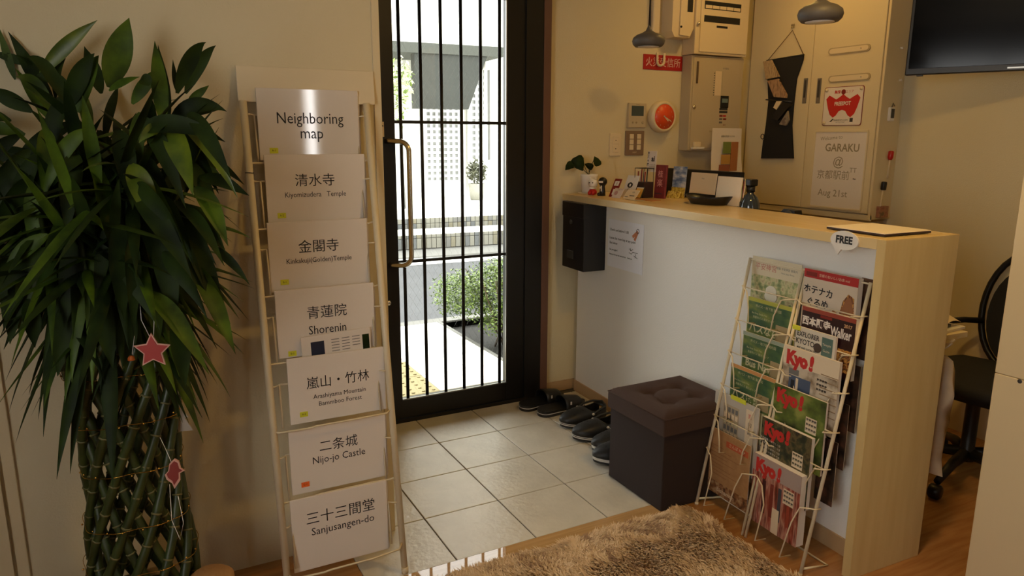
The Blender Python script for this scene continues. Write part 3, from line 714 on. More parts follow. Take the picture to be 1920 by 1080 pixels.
# left column
o = magazine('pale green shrine brochure with cartoon animals, top left of the rack', -.246, .944, .230, .30, .003, printmat('garden_print', [(120, 136, 92), (170, 172, 120), (206, 198, 150), (176, 160, 120)], 55, detail=6))
blk(o, 0, .235, .230, .30, mat('cream_header', (218, 204, 172), .5)); txt(o, '平安神宮', .068, .265, .026, mat('pink_ink', (190, 104, 92), .5), y=-.0008)
txt(o, '京都 平安神宮 御案内', .165, .272, .010, M['greyink'], y=-.0008); txt(o, 'Heian Jingu Shrine', .17, .258, .008, M['greyink'], y=-.0008)
b = MB(); b.ball((.10, .0, .185), .022, 12, 8, sc=(1.2, .08, .9)); b.ball((.10, .0, .165), .026, 12, 8, sc=(1.2, .08, .8)); b.build('print', mat('cream_blob', (226, 218, 196), .5), o)
for n_, (zt, lab, sub, u) in enumerate(((.800, 'green bus guide with a lime header, below the shrine brochure', 'バスなび', -.224), (.676, 'green bus guide with a grey header, second of three bus guides', 'Bus Navi', -.212), (.551, 'green bus guide with an orange header, lowest of three bus guides', 'バス路線', -.236))):
    o = magazine(lab, u, zt, .224, .26, .006, M['busy'] if n_ == 0 else M['palegreen'])
    blk(o, .004, .12, .220, .246, M['bus']); blk(o, 0, .247, .224, .26, (M['busy'], mat('greygreen', (150, 160, 140), .5), mat('orange_header', (200, 140, 80), .5))[n_])
    txt(o, '市バス・地下鉄 案内図', .10, .232, .012, M['palegreen'], y=-.0009); txt(o, 'Bus Stop Guide Map', .06, .205, .009, M['palegreen'], y=-.0009)
    txt(o, '京都市バス 観光マップ', .08, .19, .010, M['palegreen'], y=-.0009)
    txt(o, sub, .085, .148, .036, M['palegreen'], y=-.0009, bold=.001)
    blk(o, .14, .128, .195, .185, mat('tan_print', (160, 140, 100), .5), y=-.0009)
o = magazine('clear plastic folder of map sheets with a yellow tab', -.285, .434, .225, .27, .006, mat('frosted_sleeve', (196, 186, 170), .25), name='map_folder')
for (a, c_, e, f, m) in ((.06, .16, .10, .20, M['greyink']), (.05, .10, .13, .235, mat('tan_grid', (176, 158, 130), .5)), (.165, .10, .205, .25, M['card'])): blk(o, min(a, e), min(c_, f), max(a, e), max(c_, f), m, y=-.0006)
for k in range(4):
    for q in range(5): blk(o, .055+k*.019, .112+q*.024, .068+k*.019, .130+q*.024, (M['card'], M['greyink'], M['palegreen'])[(k*3+q) % 3], y=-.0010)
for k, ch in enumerate('案内図'): txt(o, ch, .186, .225-k*.03, .02, (M['red'], M['ink'], M['ink'])[k], y=-.0010)
blk(o, .085, .262, .16, .278, M['yel'], 'tab', y=-.002)
o = magazine('folded tan map sheet with red title bar, bottom left of the rack', -.290, .299, .232, .255, .004, mat('tan_map', (190, 146, 98), .5, rgb2=(176, 132, 86), vscale=40), name='map_sheet')
blk(o, .11, .205, .222, .228, mat('orange_red_bar', (196, 92, 54), .5)); txt(o, 'さんぽ MAP', .165, .2165, .016, M['card'], y=-.0009)
for k in range(9): blk(o, .02, .19-k*.014, .10+.1*((k*7) % 5)/5, .192-k*.014, mat('map_line', (160, 112, 70), .6), y=-.0009)
blk(o, .0, .0, .232, .05, printmat('town_print', [(80, 50, 36), (150, 100, 60), (190, 160, 120)], 60)); txt(o, 'Bishamon', .12, .022, .024, M['card'], y=-.0009, bold=.0005)
# right column
fd = printmat('food_print', [(30, 18, 16), (120, 64, 36), (222, 164, 80), (60, 26, 22), (190, 120, 70)], 55, detail=4)
o = magazine('thick food guide with red banner, top right of the rack', .014, .942, .210, .28, .022, mat('pale_cover', (214, 196, 172), .4), off=.018)
blk(o, 0, .252, .21, .28, mat('crimson_bar', (180, 36, 36), .4)); blk(o, .008, .258, .052, .272, M['dred'], y=-.0009); txt(o, '京都のおいしいお店 mid', .12, .265, .011, M['card'], y=-.0009)
txt(o, 'ホテナカ', .062, .212, .030, M['ink'], y=-.0009, bold=.0006, rot=-.05); txt(o, 'ぐるめ', .062, .172, .030, M['ink'], y=-.0009, bold=.0006)
MB().prism([(.10, .10), (.125, .165), (.150, .155), (.160, .20), (.178, .225), (.200, .215), (.208, .10)], -.0007, 0).build('print', fd, o); b = MB(); b.prism([(.15, .16), (.175, .215), (.19, .215), (.205, .16)], -.0008, 0); b.build('print', mat('tower_print', (150, 96, 56), .5), o)
o = magazine('black city guide with large white Japanese title, below the food guide', .040, .822, .208, .20, .018, mat('dark_plum_cover', (46, 18, 22), .35), off=.018)
txt(o, '西本願寺', .060, .153, .031, M['paper'], y=-.0009, bold=.0011, sx=.92); txt(o, 'Walker', .158, .142, .044, M['paper'], y=-.0009, bold=.0012, sx=.58); txt(o, '2017', .182, .170, .015, mat('tan_ink', (214, 170, 120), .5), y=-.0009, bold=.0005)
blk(o, 0, .186, .208, .2, mat('brick_bar', (150, 60, 40), .5)); blk(o, 0, .02, .208, .095, fd); blk(o, .075, .176, .12, .184, M['dred'], y=-.0009)
o = magazine('narrow white city booklet with teal side column', .036, .755, .160, .21, .010, mat('white_cover', (214, 204, 184), .4), off=.022)
MB().bbox((-.014, -.003, .196), (.018, .003, .211), .001, seg=1).build('tab', M['yel'], o)
txt(o, 'EXPLORER', .052, .187, .024, M['ink'], y=-.0009, bold=.0003, sx=.8); txt(o, 'KYOTO', .042, .162, .026, M['ink'], y=-.0009, bold=.0003, sx=.85)
MB().prism([(.093+.016*math.cos(k*PI/8), .157+.016*math.sin(k*PI/8)) for k in range(16)], -.0009, 0).build('print', mat('brown_globe', (66, 50, 40), .5), o)
txt(o, 'MAP AND LOCAL TIPS', .05, .141, .008, M['ink'], y=-.0009, bold=.0003); blk(o, .108, .0, .150, .198, mat('teal_col', (84, 110, 100), .45)); txt(o, 'Temple', .128, .175, .011, M['card'], y=-.0010); txt(o, 'Guide', .128, .155, .011, M['card'], y=-.0010)
kyo = (('white monthly magazine with red masthead and a shop photo', .006, .684, .226, .012, printmat('shop_print', [(120, 96, 70), (200, 184, 160), (214, 200, 176)], 18)),
       ('green monthly magazine with red masthead and leafy cover', .002, .552, .216, .010, printmat('leafy_print', [(44, 52, 24), (86, 104, 38), (140, 146, 70)], 16)),
       ('dark monthly magazine with red masthead and garden cover', -.018, .428, .214, .016, printmat('garden_dark_print', [(16, 22, 16), (40, 48, 28), (96, 84, 50), (30, 26, 20)], 30, detail=6)),
       ('stack of red shrine-gate magazines, lowest in the right column', -.018, .301, .210, .034, printmat('gates_print', [(70, 28, 22), (150, 64, 48), (190, 140, 120), (110, 40, 34)], 14, stretch=(4, 1, .6))))
for k, (lab, u, zt, w, th, m) in enumerate(kyo):
    o = magazine(lab, u, zt, w, .25, th, m, off=.022)
    if k in (0, 3): blk(o, 0, .19, w, .25, M['card'] if k == 0 else mat('greyish_header', (170, 150, 140), .5))
    txt(o, 'Kyo', .058, .212, .062, M['red'], y=-.0010, bold=.0045, sx=.86); txt(o, '!', .118, .212, .062, M['red'], y=-.0010, bold=.0045, rot=-.1)
    # calendar block
    if k != 0: blk(o, .142, .128, .186, .180, M['card'], y=-.0009)
    for a in range(4):
        for c_ in range(3): txt(o, '京', .149+a*.0105, .171-c_*.016, .009, M['ink'] if k != 2 else M['leafd'], y=-.0012, bold=.0005)
    if k == 0:
        blk(o, .03, .085, .12, .155, mat('shopfront', (70, 84, 108), .5)); blk(o, .028, .158, .07, .178, M['greyink']); blk(o, .06, .07, .07, .15, M['card'], y=-.0009); blk(o, .04, .09, .055, .14, M['ink'], y=-.0009)
        for q in range(7): blk(o, .158, .06+q*.022, .225, .063+q*.022, mat('noren_line', (150, 124, 90), .6), y=-.0009)
        txt(o, '暖簾のある店', .15, .075, .018, M['ink'], y=-.0012)
    if k == 2:
        for q in range(6): txt(o, '京の庭園 いま行くべき', .045, .175-q*.014, .009, M['paper'], y=-.0012, rot=-.06)
        txt(o, '庭めぐり', .06, .08, .022, M['paper'], y=-.0012, bold=.0008)
    if k == 3:
        for (x, c2) in ((.05, (66, 24, 28)), (.085, (120, 44, 34)), (.12, (60, 62, 72)), (.16, (150, 60, 42))): blk(o, x, .05, x+.014, .17, mat('gate_post', c2, .5), y=-.0008)
        blk(o, .10, .0, .13, .09, M['card'], y=-.0010)
o = magazine('dark photo booklet tucked behind the food guide at the top right', .196, .938, .056, .26, .004, printmat('dark_photo_print', [(40, 26, 22), (90, 60, 44), (130, 96, 70)], 18), off=-.03, name='booklet')
for k, (u, z) in enumerate(((.185, .67), (.178, .545), (.17, .42))):
    magazine(('dark booklet peeking out behind the white monthly magazine', 'dark booklet peeking out behind the green monthly magazine', 'dark booklet peeking out behind the dark monthly magazine')[k], u, z, .072, .22, .004, printmat('dark_print', [(24, 20, 18), (60, 44, 34), (90, 60, 46)], 30), off=-.042, name='booklet')

# ================================================================== MAP SHEET RACK (left)
X0, X1 = -.835, -.476
def mp(x, z, w=0): return (x-X0, .1618*(z-.1)-1.17 + 1.17 - w, z)
sr = thing('sheet_rack', 'tall cream wire rack of temple map sheets leaning at the wall', 'display rack', (X0, -1.17, 0))
for x in (X0, X1):
    MB().tube([mp(x, .01), mp(x, 1.463)], .0106, 12).build('upright', M['wire'], sr)
    MB().lathe([(.011, 0), (.012, .02), (.009, .022)], (x-X0, -.0155, -.0), 12).build('foot_cap', M['wire'], sr)
Mh = Matrix.Translation(mp(X0, 1.46, -.008)) @ Matrix.Rotation(R(-6), 4, 'X')
MB().bbox((-.012, -.004, 0), (X1-X0+.030, .004, .101), .002, M=Mh).build('header_board', M['wire'], sr)
tops = [1.50, 1.312, 1.118, .922, .722, .512, .306]
for k, z in enumerate(tops):
    zr = z-.075; zb = z-.212 if k != 4 else z-.205
    for x, sg_ in ((X0, 1), (X1, -1)):
        MB().tube([mp(x, zr), mp(x+sg_*.014, zr, .002), mp(x+sg_*.030, zr-.002, -.018), mp(x+sg_*.030, zb, -.018)], .003, 6).build('side_wire', M['wire'], sr)
    MB().tube([mp(X0+.03, zr-.002, -.020), mp(X1-.03, zr-.002, -.020)], .003, 6).build('cross_wire', M['wire'], sr)
    w0 = .040 if k == 6 else (.018 if k == 4 else -.012)
    MB().tube([mp(X0, zb), mp(X0+.015, zb, w0*.8), mp(X0+.10, zb+.0, w0), mp(X0+.12, zb+.004, w0+.003), mp(X0+.25, zb+.004, w0+.003), mp(X0+.27, zb+.004, w0+.001), mp(X1-.02, zb+.002, w0*.7), mp(X1, zb+.01)], .003, 6).build('pocket_wire', M['wire'], sr)
sheets = [('Neighboring map', -.799, 'white sheet reading Neighboring map, topmost in the tall rack'),
          ('清水寺', -.792, 'white sheet for Kiyomizudera temple, second from the rack top'),
          ('金閣寺', -.801, 'white sheet for Kinkakuji golden temple, third from the rack top'),
          ('青蓮院', -.797, 'white sheet for Shorenin, partly hidden by a leaflet in front'),
          ('嵐山・竹林', -.780, 'white sheet for Arashiyama bamboo forest, below the propped leaflet'),
          ('二条城', -.794, 'white sheet for Nijo-jo castle, with an orange sticky tag'),
          ('三十三間堂', -.808, 'white sheet for Sanjusangen-do, lowest in the tall rack')]
for k, (s, x, lab) in enumerate(sheets):
    z = tops[k]; h = .205 if k < 6 else .235
    yv = .1618*(z-.1)-1.17
    o = thing('map_sheet', lab, 'sheet', (x, yv-(.004 if k else .012), z-h), group='temple map sheets in the tall rack', rot=(R(-1.0), 0, 0))
    MB().bbox((0, 0, 0), (.296, .005, h), .0008, seg=1).build('sheet', M['lam'] if k == 0 else M['paper'], o)
    for q in (1, 2):
        MB().box((.004*q, .005+.003*(q-1), -.0), (.296+.003*q, .0062+.003*(q-1), h-.004*q)).build('sheet_behind', M['paper'], o)
    I = M['ink']; y = -.0006
    if k == 0:
        txt(o, 'Neighboring', .150, h-.085, .046, I, y, sx=.86); txt(o, 'map', .152, h-.128, .046, I, y, sx=.9)
    elif k == 1: txt(o, s, .143, h-.078, .040, I, y); txt(o, 'Kiyomizudera   Temple', .143, h-.118, .022, I, y, sx=.88)
    elif k == 2: txt(o, s, .146, h-.078, .041, I, y); txt(o, 'Kinkakuji(Golden)Temple', .146, h-.117, .021, I, y, sx=.9)
    elif k == 3: txt(o, s, .149, h-.078, .041, I, y); txt(o, 'Shorenin', .149, h-.130, .038, I, y, sx=.85)
    elif k == 4: txt(o, s, .149, h-.086, .040, I, y, sx=.97); txt(o, 'Arashiyama Mountain', .152, h-.128, .020, I, y, sx=.93); txt(o, 'Bammboo Forest', .152, h-.152, .020, I, y, sx=.95)
    elif k == 5: txt(o, s, .146, h-.068, .040, I, y); txt(o, 'Nijo-jo Castle', .146, h-.108, .032, I, y, sx=.9)
    else: txt(o, s, .150, h-.072, .044, I, y, sx=.98); txt(o, 'Sanjusangen-do', .155, h-.115, .034, I, y, sx=.93)
    if k < 6:
        t = MB().box((.028, -.001, .020 if k != 3 else .004), (.052, -.0004, .036 if k != 3 else .020)).build('sticky_tag', M['yel'] if k < 5 else M['orange_s'], o)
        txt(o, ('A-1', 'A-2', 'B-1', 'B-2', 'A-5', 'C-1')[k], .040, .028 if k != 3 else .012, .008, I, y=-.0014)
lf = thing('leaflet', 'white folded leaflet with dark photo propped before the Shorenin sheet', 'leaflet', (-.727, -1.052, .60), rot=(R(0), R(-2.0), 0))
MB().bbox((0, 0, 0), (.212, .003, .178), .0008, seg=1).build('sheet', M['paper'], lf)
blk(lf, .028, .095, .068, .158, mat('navy_photo', (34, 42, 62), .4), y=-.0006); blk(lf, .186, .10, .207, .158, M['leafd'], y=-.0006)
for k in range(14): blk(lf, .09+(k % 3)*.032, .156-(k//3)*.009, .114+(k % 3)*.032, .158-(k//3)*.009, M['greyink'], y=-.0006)
tr_ = thing('rack_clip', 'thin wire twist tied round the left rack upright', 'tie', mp(X0, 1.25)[0:1]+(0, 0))
tr_.location = (X0, -1.17+.1618*1.16, 1.262)
MB().tube([(.0115*math.cos(k*PI/6), .0115*math.sin(k*PI/6), .001*math.sin(k)) for k in range(12)], .0012, 5, closed=True).build('twist', M['dgrey'], tr_)

# ================================================================== BACK WALL ITEMS
def wx(px, py, y=WY): p = onp(1, y, px, py); return p.x, p.z
# fire panel sign
s0 = (1.339, 1.722); sg = thing('wall_sign', 'small red sign with white Japanese characters on the wall', 'sign', (s0[0], WY-.0005, s0[1]))
MB().bbox((0, -.004, 0), (.266, 0, .078), .0008, seg=1).build('plate', mat('sign_red', (170, 24, 26), .45), sg)
txt(sg, '火災受信所', .133, .037, .052, mat('sign_white', (220, 190, 180), .5), y=-.0046, sx=.92)
uh = thing('u_reflection', 'white U-shaped reflection over the red sign, modelled as a tube', 'hook', (1.447, WY-.012, 1.765))
MB().tube([(-.024, 0, .045), (-.023, 0, .0)] + [(-.023*math.cos(a*PI/8), 0, -.02*math.sin(a*PI/8)) for a in range(1, 8)] + [(.023, 0, .0), (.024, 0, .045)], .0065, 8).build('hook', M['cream'], uh)  # cream tube modelled in place of a reflection on the sign
# thermostat
th_ = thing('wall_controller', 'cream wall controller with grey screen above the switches', 'thermostat', (1.245, WY, 1.416))
MB().bbox((0, -.018, 0), (.117, 0, .129), .004).build('housing', M['greybox'], th_)
MB().box((.018, -.0188, .062), (.098, -.018, .115)).build('screen', mat('lcd_grey', (66, 78, 76), .2), th_)
b = MB(); b.lathe([(.006, 0), (.005, .003)], (.030, -.018, .028), 12, M=Matrix.Rotation(R(90), 3, 'X')); b.lathe([(.006, 0), (.005, .003)], (.052, -.018, .028), 12, M=Matrix.Rotation(R(90), 3, 'X')); b.lathe([(.008, 0), (.006, .003)], (.095, -.018, .028), 12, M=Matrix.Rotation(R(90), 3, 'X')); b.build('button', M['creamd'], th_)
txt(th_, 'PANEL', .058, .121, .008, M['greyink'], y=-.0192)
sw = thing('light_switch', 'cream light switch with two rockers left of the grey switch plate', 'switch', (1.136, WY, 1.268))
MB().bbox((0, -.008, 0), (.074, 0, .12), .003).build('plate', M['cream'], sw)
for z in (.018, .062):
    r_ = MB().bbox((.016, -.0105, z), (.058, -.007, z+.040), .002, seg=1).build('rocker', M['cream'], sw)
    MB().ball((.037, -.0105, z+.02), .0028, 6, 5).build('indicator', M['ink'], r_)
sw = thing('light_switch', 'grey-brown switch plate with six cream rockers under the controller', 'switch', (1.238, WY, 1.27))
MB().bbox((0, -.008, 0), (.124, 0, .130), .003).build('plate', mat('taupe_plate', (130, 106, 84), .4), sw)
for x in (.026, .075):
    for k in range(3): MB().bbox((x, -.011, .030+k*.029), (x+.026, -.007, .056+k*.029), .001, seg=1).build('rocker', M['cream'], sw)
txt(sw, 'LIGHT', .062, .016, .010, M['cream'], y=-.0085)
# clock
ck = thing('wall_clock', 'round white wall clock with orange face', 'clock', (1.462, WY, 1.476))
Mx = Matrix.Rotation(R(90), 3, 'X')
MB().lathe([(.078, 0), (.084, .01), (.084, .040), (.079, .050), (.070, .053), (.066, .048)], n=40, M=Mx).build('case', M['cream'], ck)
MB().lathe([(.0665, .0), (.0665, .0495), (1e-5, .0496)], n=40, M=Mx).build('dial', mat('orange_dial', (226, 78, 28), .4), ck)
for k in range(12):
    a = R(30*k); txt(ck, str(k if k else 12), .053*math.sin(a), .053*math.cos(a), .011, M['cream'], y=-.0503)
for nm, a, l, w in (('hour_hand', R(132), .034, .0028), ('minute_hand', R(118), .05, .002)):
    Mr = Matrix.Rotation(a, 4, 'Y'); MB().box((-w, -.0515, -.008), (w, -.0505, l), M=Mr).build(nm, M['cream'], ck)
# receiver panel (lower box)
rx0, rx1 = 1.607, 1.985
al = thing('alarm_cabinet', 'lower beige steel alarm cabinet with small display on the wall', 'cabinet', (rx0, WY, 1.295))
AD = .078
MB().bbox((0, -AD, 0), (rx1-rx0, 0, .508), .003).build('body', M['greybox'], al)
MB().bbox((.012, -AD-.004, .012), (rx1-rx0-.03, -AD, .50), .002).build('door', M['greybox'], al)
MB().bbox((.032, -AD-.010, .36), (.044, -AD-.004, .475), .002).build('handle', mat('brown_handle', (96, 76, 56), .5), al)
MB().lathe([(.010, 0), (.012, .004), (.006, .008)], (.028, -AD-.004, .235), 14, M=Mx).build('lock', M['brass'], al)
yF = -AD-.0045
def decal(o, x0, z0, x1, z1, m, nm='print', y=yF): return MB().box((x0, y-.0006, z0), (x1, y+.001, z1)).build(nm, m, o)
decal(al, .17, .30, .215, .43, M['card'], 'label_sheet'); decal(al, .222, .34, .262, .43, M['greybox'], 'label_sheet')
for k in range(10): decal(al, .160, .30+k*.013, .166, .304+k*.013, M['ink'])
b = MB(); b.bbox((.215, yF-.005, .235), (.275, yF, .30), .002, seg=1); d_ = b.build('display_unit', M['ink'], al)
MB().box((.224, yF-.006, .262), (.266, yF-.005, .285)).build('display', mat('cyan_lcd', (110, 130, 126), .3), d_)
for z in (.222, .206): decal(al, .213, z, .273, z+.012, M['dgrey'])
for k, (x, z) in enumerate(((.216, .186), (.242, .186), (.216, .168), (.245, .168), (.216, .15))): decal(al, x, z, x+.022, z+.010, (M['dred'], M['red'], M['greyink'], M['dred'], M['greyink'])[k])
decal(al, .15, .105, .26, .109, M['creamd'])
txt(al, '非常警報', .242, .445, .011, M['greyink'], y=yF-.001); txt(al, '異常', .255, .14, .010, M['dred'], y=yF-.001)
tk = thing('tape_roll_box', 'small white plastic pack resting at the alarm cabinet foot', 'box', (rx0+.02, WY-AD-.004, 1.303))
MB().bbox((0, -.018, 0), (.085, -.001, .012), .003).build('base', M['white'], tk); MB().bbox((.01, -.016, .0125), (.06, -.002, .04), .004).build('roll', M['cream'], tk)
# breaker box (upper)
bk_ = thing('breaker_cabinet', 'upper beige breaker cabinet with two black label strips', 'cabinet', (1.60, WY, 1.806))
BD = .10
MB().bbox((0, -BD, 0), (.375, 0, .52), .004).build('body', M['cream'], bk_)
MB().bbox((.03, -BD-.006, .012), (.372, -BD, .51), .002).build('cover', M['cream'], bk_)
yF2 = -BD-.0066
def P2(px, py):
    p = onp(1, WY+yF2, px, py); return p.x-1.60, p.z-1.806
x0, z1 = P2(1322, 3); x1, z0 = P2(1389, 25)
r_ = decal(bk_, x0, z0+.004, x1, z1+.006, M['ink'], 'label_strip', y=yF2)
for k in range(5):
    w_ = (x1-x0-.008)/5; decal(bk_, x0+.006+k*w_, z0+.008, x0+.002+(k+1)*w_, z0+.024, M['cream'], 'label', y=yF2-.001)
x0, z1 = P2(1321, 28); x1, z0 = P2(1387, 47)
decal(bk_, x0, z0, x1, z1, M['ink'], 'label_strip', y=yF2)
x0, z1 = P2(1344, 48); x1, z0 = P2(1364, 54); decal(bk_, x0, z0, x1, z1, M['ink'], 'label_strip', y=yF2)
x0, z0 = P2(1310, 44); MB().lathe([(.009, 0), (.010, .004), (.005, .008)], (x0, yF2, z0), 14, M=Mx).build('lock', M['brass'], bk_)
# intercom and handset
ic = thing('intercom', 'rounded cream intercom with dark screen hanging beside the breaker cabinet', 'intercom', (1.455, WY, 1.885))
MB().prism([(0, .03), (.02, .0), (.12, .0), (.145, .05), (.148, .40), (0, .40)], -.085, 0).build('body', M['cream'], ic)
MB().prism([(.046, .012), (.115, .008), (.135, .05), (.136, .39), (.050, .39)], -.094, -.085).build('front', M['cream'], ic)
MB().box((.090, -.096, .13), (.125, -.094, .26)).build('screen', M['ink'], ic)
MB().ball((.052, -.096, .052), .006, 8, 6).build('microphone', M['ink'], ic)
hs_ = thing('handset', 'slim pale handset on the wall left of the intercom', 'handset', (1.372, WY, 1.90))
MB().bbox((0, -.03, 0), (.05, 0, .36), .010).build('body', M['cream'], hs_)
MB().tube([(-.008, -.012, .36), (-.010, -.015, .18), (-.004, -.014, .05), (.006, -.012, .012)], .003, 6).build('cord', M['dgrey'], hs_)
# colour plan hung under the panel
q0 = onp(1, WY-.13, 1336, 240); q1 = onp(1, WY-.13, 1391, 240); q2 = onp(1, WY-.13, 1390, 330)
cp = thing('floor_plan_sheet', 'curling white sheet with green, yellow and orange plan', 'sheet', (q0.x, WY-.13, q2.z))
w_ = q1.x-q0.x; h_ = q0.z-q2.z; b = MB(); vs = []; m_ = 10
for i in range(m_+1):
    t = i/m_
    for x in (-.02*(1-t)**2, w_): vs.append((x, -.03*(1-t)**2, t*h_))
b.add(vs, [(2*i, 2*i+1, 2*i+3, 2*i+2) for i in range(m_)], 0, True); sh_ = b.build('sheet', M['paper'], cp, fix=False)
for (xa_, za, xb, zb, c) in ((.28, .48, .55, .72, (116, 130, 62)), (.24, .26, .55, .46, (190, 144, 70)), (.56, .12, .80, .72, (170, 108, 62)), (.18, .06, .55, .25, (150, 88, 60))):
    MB().box((xa_*w_, -.0255, za*h_), (xb*w_, -.025+.0, zb*h_)).build('print', mat('plan_print', c, .6), cp)
txt(cp, '避難経路図 FLOOR', .52*w_, .83*h_, .012, M['greyink'], y=-.004)

# ================================================================== CUPBOARD ON THE RIGHT WALL
UX = 2.10
cb = thing('wall_cupboard', 'tall cream two-door wall cupboard', 'cupboard', (UX, .03, 0), R(-90))
U1 = .862     # width, from y=.03 to y=-.832
MB().box((0, .012, .968), (U1, .148, 2.40)).build('body', M['trimw'], cb)
MB().bbox((0, .0, .962), (U1, .012, .990), .001, seg=1).build('base_rail', M['trimw'], cb)
dd = []
for a, c in ((.004, .436), (.440, .846)):
    d = MB().bbox((a, -.008, .996), (c, .012, 2.39), .0015, seg=1).build('door', M['trimw'], cb); dd.append(d)
MB().bbox((.849, -.003, .968), (U1, .013, 2.40), .001, seg=1).build('edge_strip', M['trimw'], cb)
def cu(px, py):     # pixel -> u, z on cupboard front
    p = onp(0, UX-.009, px, py); return .03-p.y, p.z
for n_, (px, d) in enumerate(((1507.5, dd[0]), (1533, dd[1]))):
    u, za = cu(px, 194); _, zb = cu(px, 147)
    h_ = MB().bbox((u-.013, -.011, za), (u+.013, -.007, zb), .002).build('pull', M['steel'], d)
    MB().box((u-.006, -.0118, za+.03), (u+.006, -.011, zb-.01)).build('recess', M['dgrey'], d)
def onfront(name, label, cat, px, py, **k):
    u, z = cu(px, py); return thing(name, label, cat, (UX-.0085, .03-u, z), R(-90), **k)
for k, (yy, lab) in enumerate(((93, 'upper clear adhesive strip on the right cupboard door'), (146, 'lower clear adhesive strip on the right cupboard door'))):
    o = onfront('hook_rail', lab, 'strip', 1592, yy)
    a, _ = cu(1553, yy); c, _ = cu(1631, yy); L = (c-a)/2
    pl = [(L-.017+.017*math.cos(t), .017*math.sin(t)) for t in [(-PI/2+PI*k_/8) for k_ in range(9)]] + [(-L+.017-.017*math.cos(t), -.017*math.sin(t)) for t in [(-PI/2+PI*k_/8) for k_ in range(9)]]
    MB().prism(pl, -.004, 0).build('rail', M['creamd'], o); MB().prism([(x*.93, z*.72) for x, z in pl], -.0055, -.003).build('insert', M['cream'], o)
    MB().ball((L-.05, -.0055, 0), .003, 6, 5).build('screw', M['steel'], o)
# free spot sign
o = onfront('wireless_sign', 'white rounded sign with red blob and FREESPOT lettering', 'sign', 1580, 199)
a, zt = cu(1546, 162); c, zb = cu(1614, 238); W_, H_ = (c-a)/2*.98, (zt-zb)/2*.93
def rrect(w, h, r, n=5):
    pts = []
    for cx, cz, s in ((w-r, h-r, 0), (-w+r, h-r, 1), (-w+r, -h+r, 2), (w-r, -h+r, 3)):
        for k in range(n+1): t = (s+k/n)*PI/2; pts.append((cx+r*math.cos(t), cz+r*math.sin(t)))
    return pts
MB().prism(rrect(W_, H_, .012), -.002, 0).build('backing', M['dred'], o); MB().prism(rrect(W_-.003, H_-.003, .011), -.003, -.0005).build('plate', M['paper'], o)
S_ = W_*.86; top_ = [(-1, .42), (-.82, .62), (-.6, .5), (-.4, .38), (-.2, .5), (0, .66), (.2, .5), (.4, .38), (.6, .5), (.82, .62), (1, .42)]
bot_ = [(.86, -.1), (.72, -.45), (.52, -.62), (.36, -.52), (.2, -.28), (0, -.2), (-.2, -.28), (-.36, -.52), (-.52, -.62), (-.72, -.45), (-.86, -.1)]
MB().prism([(x*S_, z*S_*.9) for x, z in top_+bot_], -.0036, -.003).build('emblem', M['red'], o)
txt(o, 'FREESPOT', 0, .012, .026, M['paper'], y=-.0042, bold=.0008, sx=.82)
txt(o, '無線', -.035, H_*.72, .018, M['red'], y=-.0036, bold=.0004); txt(o, 'エリア', .036, H_*.72, .016, M['red'], y=-.0036); MB().prism([(.013*math.cos(k*PI/8), H_*.72+.013*math.sin(k*PI/8)) for k in range(16)], -.0036, -.003).build('emblem', M['dred'], o)
txt(o, 'FREESPOT.COM', -.004, -H_*.72, .012, M['ink'], y=-.0036); txt(o, 'ACCESS POINT', -.004, -H_*.83, .008, M['greyink'], y=-.0036)
MB().box((.05, -.0036, -H_*.82), (.068, -.003, -H_*.62)).build('emblem', M['dgrey'], o); MB().prism([(-.07, -H_*.8), (-.05, -H_*.62), (-.045, -H_*.66), (-.06, -H_*.8)], -.0036, -.003).build('emblem', M['dgrey'], o)
for (x, z) in ((-W_+.014, H_-.014), (W_-.014, H_-.014), (-W_+.014, -H_+.014)): MB().lathe([(.010, 0), (.009, .004), (1e-5, .005)], (x, -.003, z), 12, M=Mx).build('suction_pad', M['cream'], o)
# whiteboard
a, zt = cu(1531, 246); c, zb = cu(1613, 395)
WB, HB = c-a, zt-zb
u_, z_ = a, zb
o = thing('whiteboard', 'small whiteboard with handwritten welcome lettering, below the red sign', 'whiteboard', (UX-.0085, .03-u_-.0, z_), R(-90))
MB().box((0, -.004, 0), (WB, 0, HB)).build('board', M['paper'], o)
b = MB(); b.bbox((-.003, -.007, HB-.006), (WB+.003, 0, HB+.005), .001, seg=1); b.bbox((-.003, -.006, -.005), (WB+.003, 0, .004), .001, seg=1); b.bbox((-.005, -.006, 0), (.002, 0, HB), .001, seg=1); b.bbox((WB-.002, -.006, 0), (WB+.005, 0, HB), .001, seg=1); b.build('frame', M['trimw'], o)
G_ = mat('marker_grey', (150, 138, 110), .6); yB = -.0046
txt(o, 'Welcome to', .10, HB-.035, .026, G_, y=yB, rot=.08); txt(o, 'GARAKU', WB*.55, HB-.085, .055, G_, y=yB, sx=.92, bold=.001); txt(o, '@', WB*.5, HB-.155, .065, G_, y=yB)
txt(o, '京都駅前', WB*.42, HB-.225, .05, G_, y=yB); txt(o, 'TT', WB*.80, HB-.195, .035, G_, y=yB); txt(o, 'Aug 21st', WB*.44, .075, .05, G_, y=yB)
b = MB(); b.ball((WB*.83, -.008, .155), .003, 6, 5); b.ball((WB*.86, -.008, .154), .003, 6, 5); b.build('magnet', M['ink'], o)
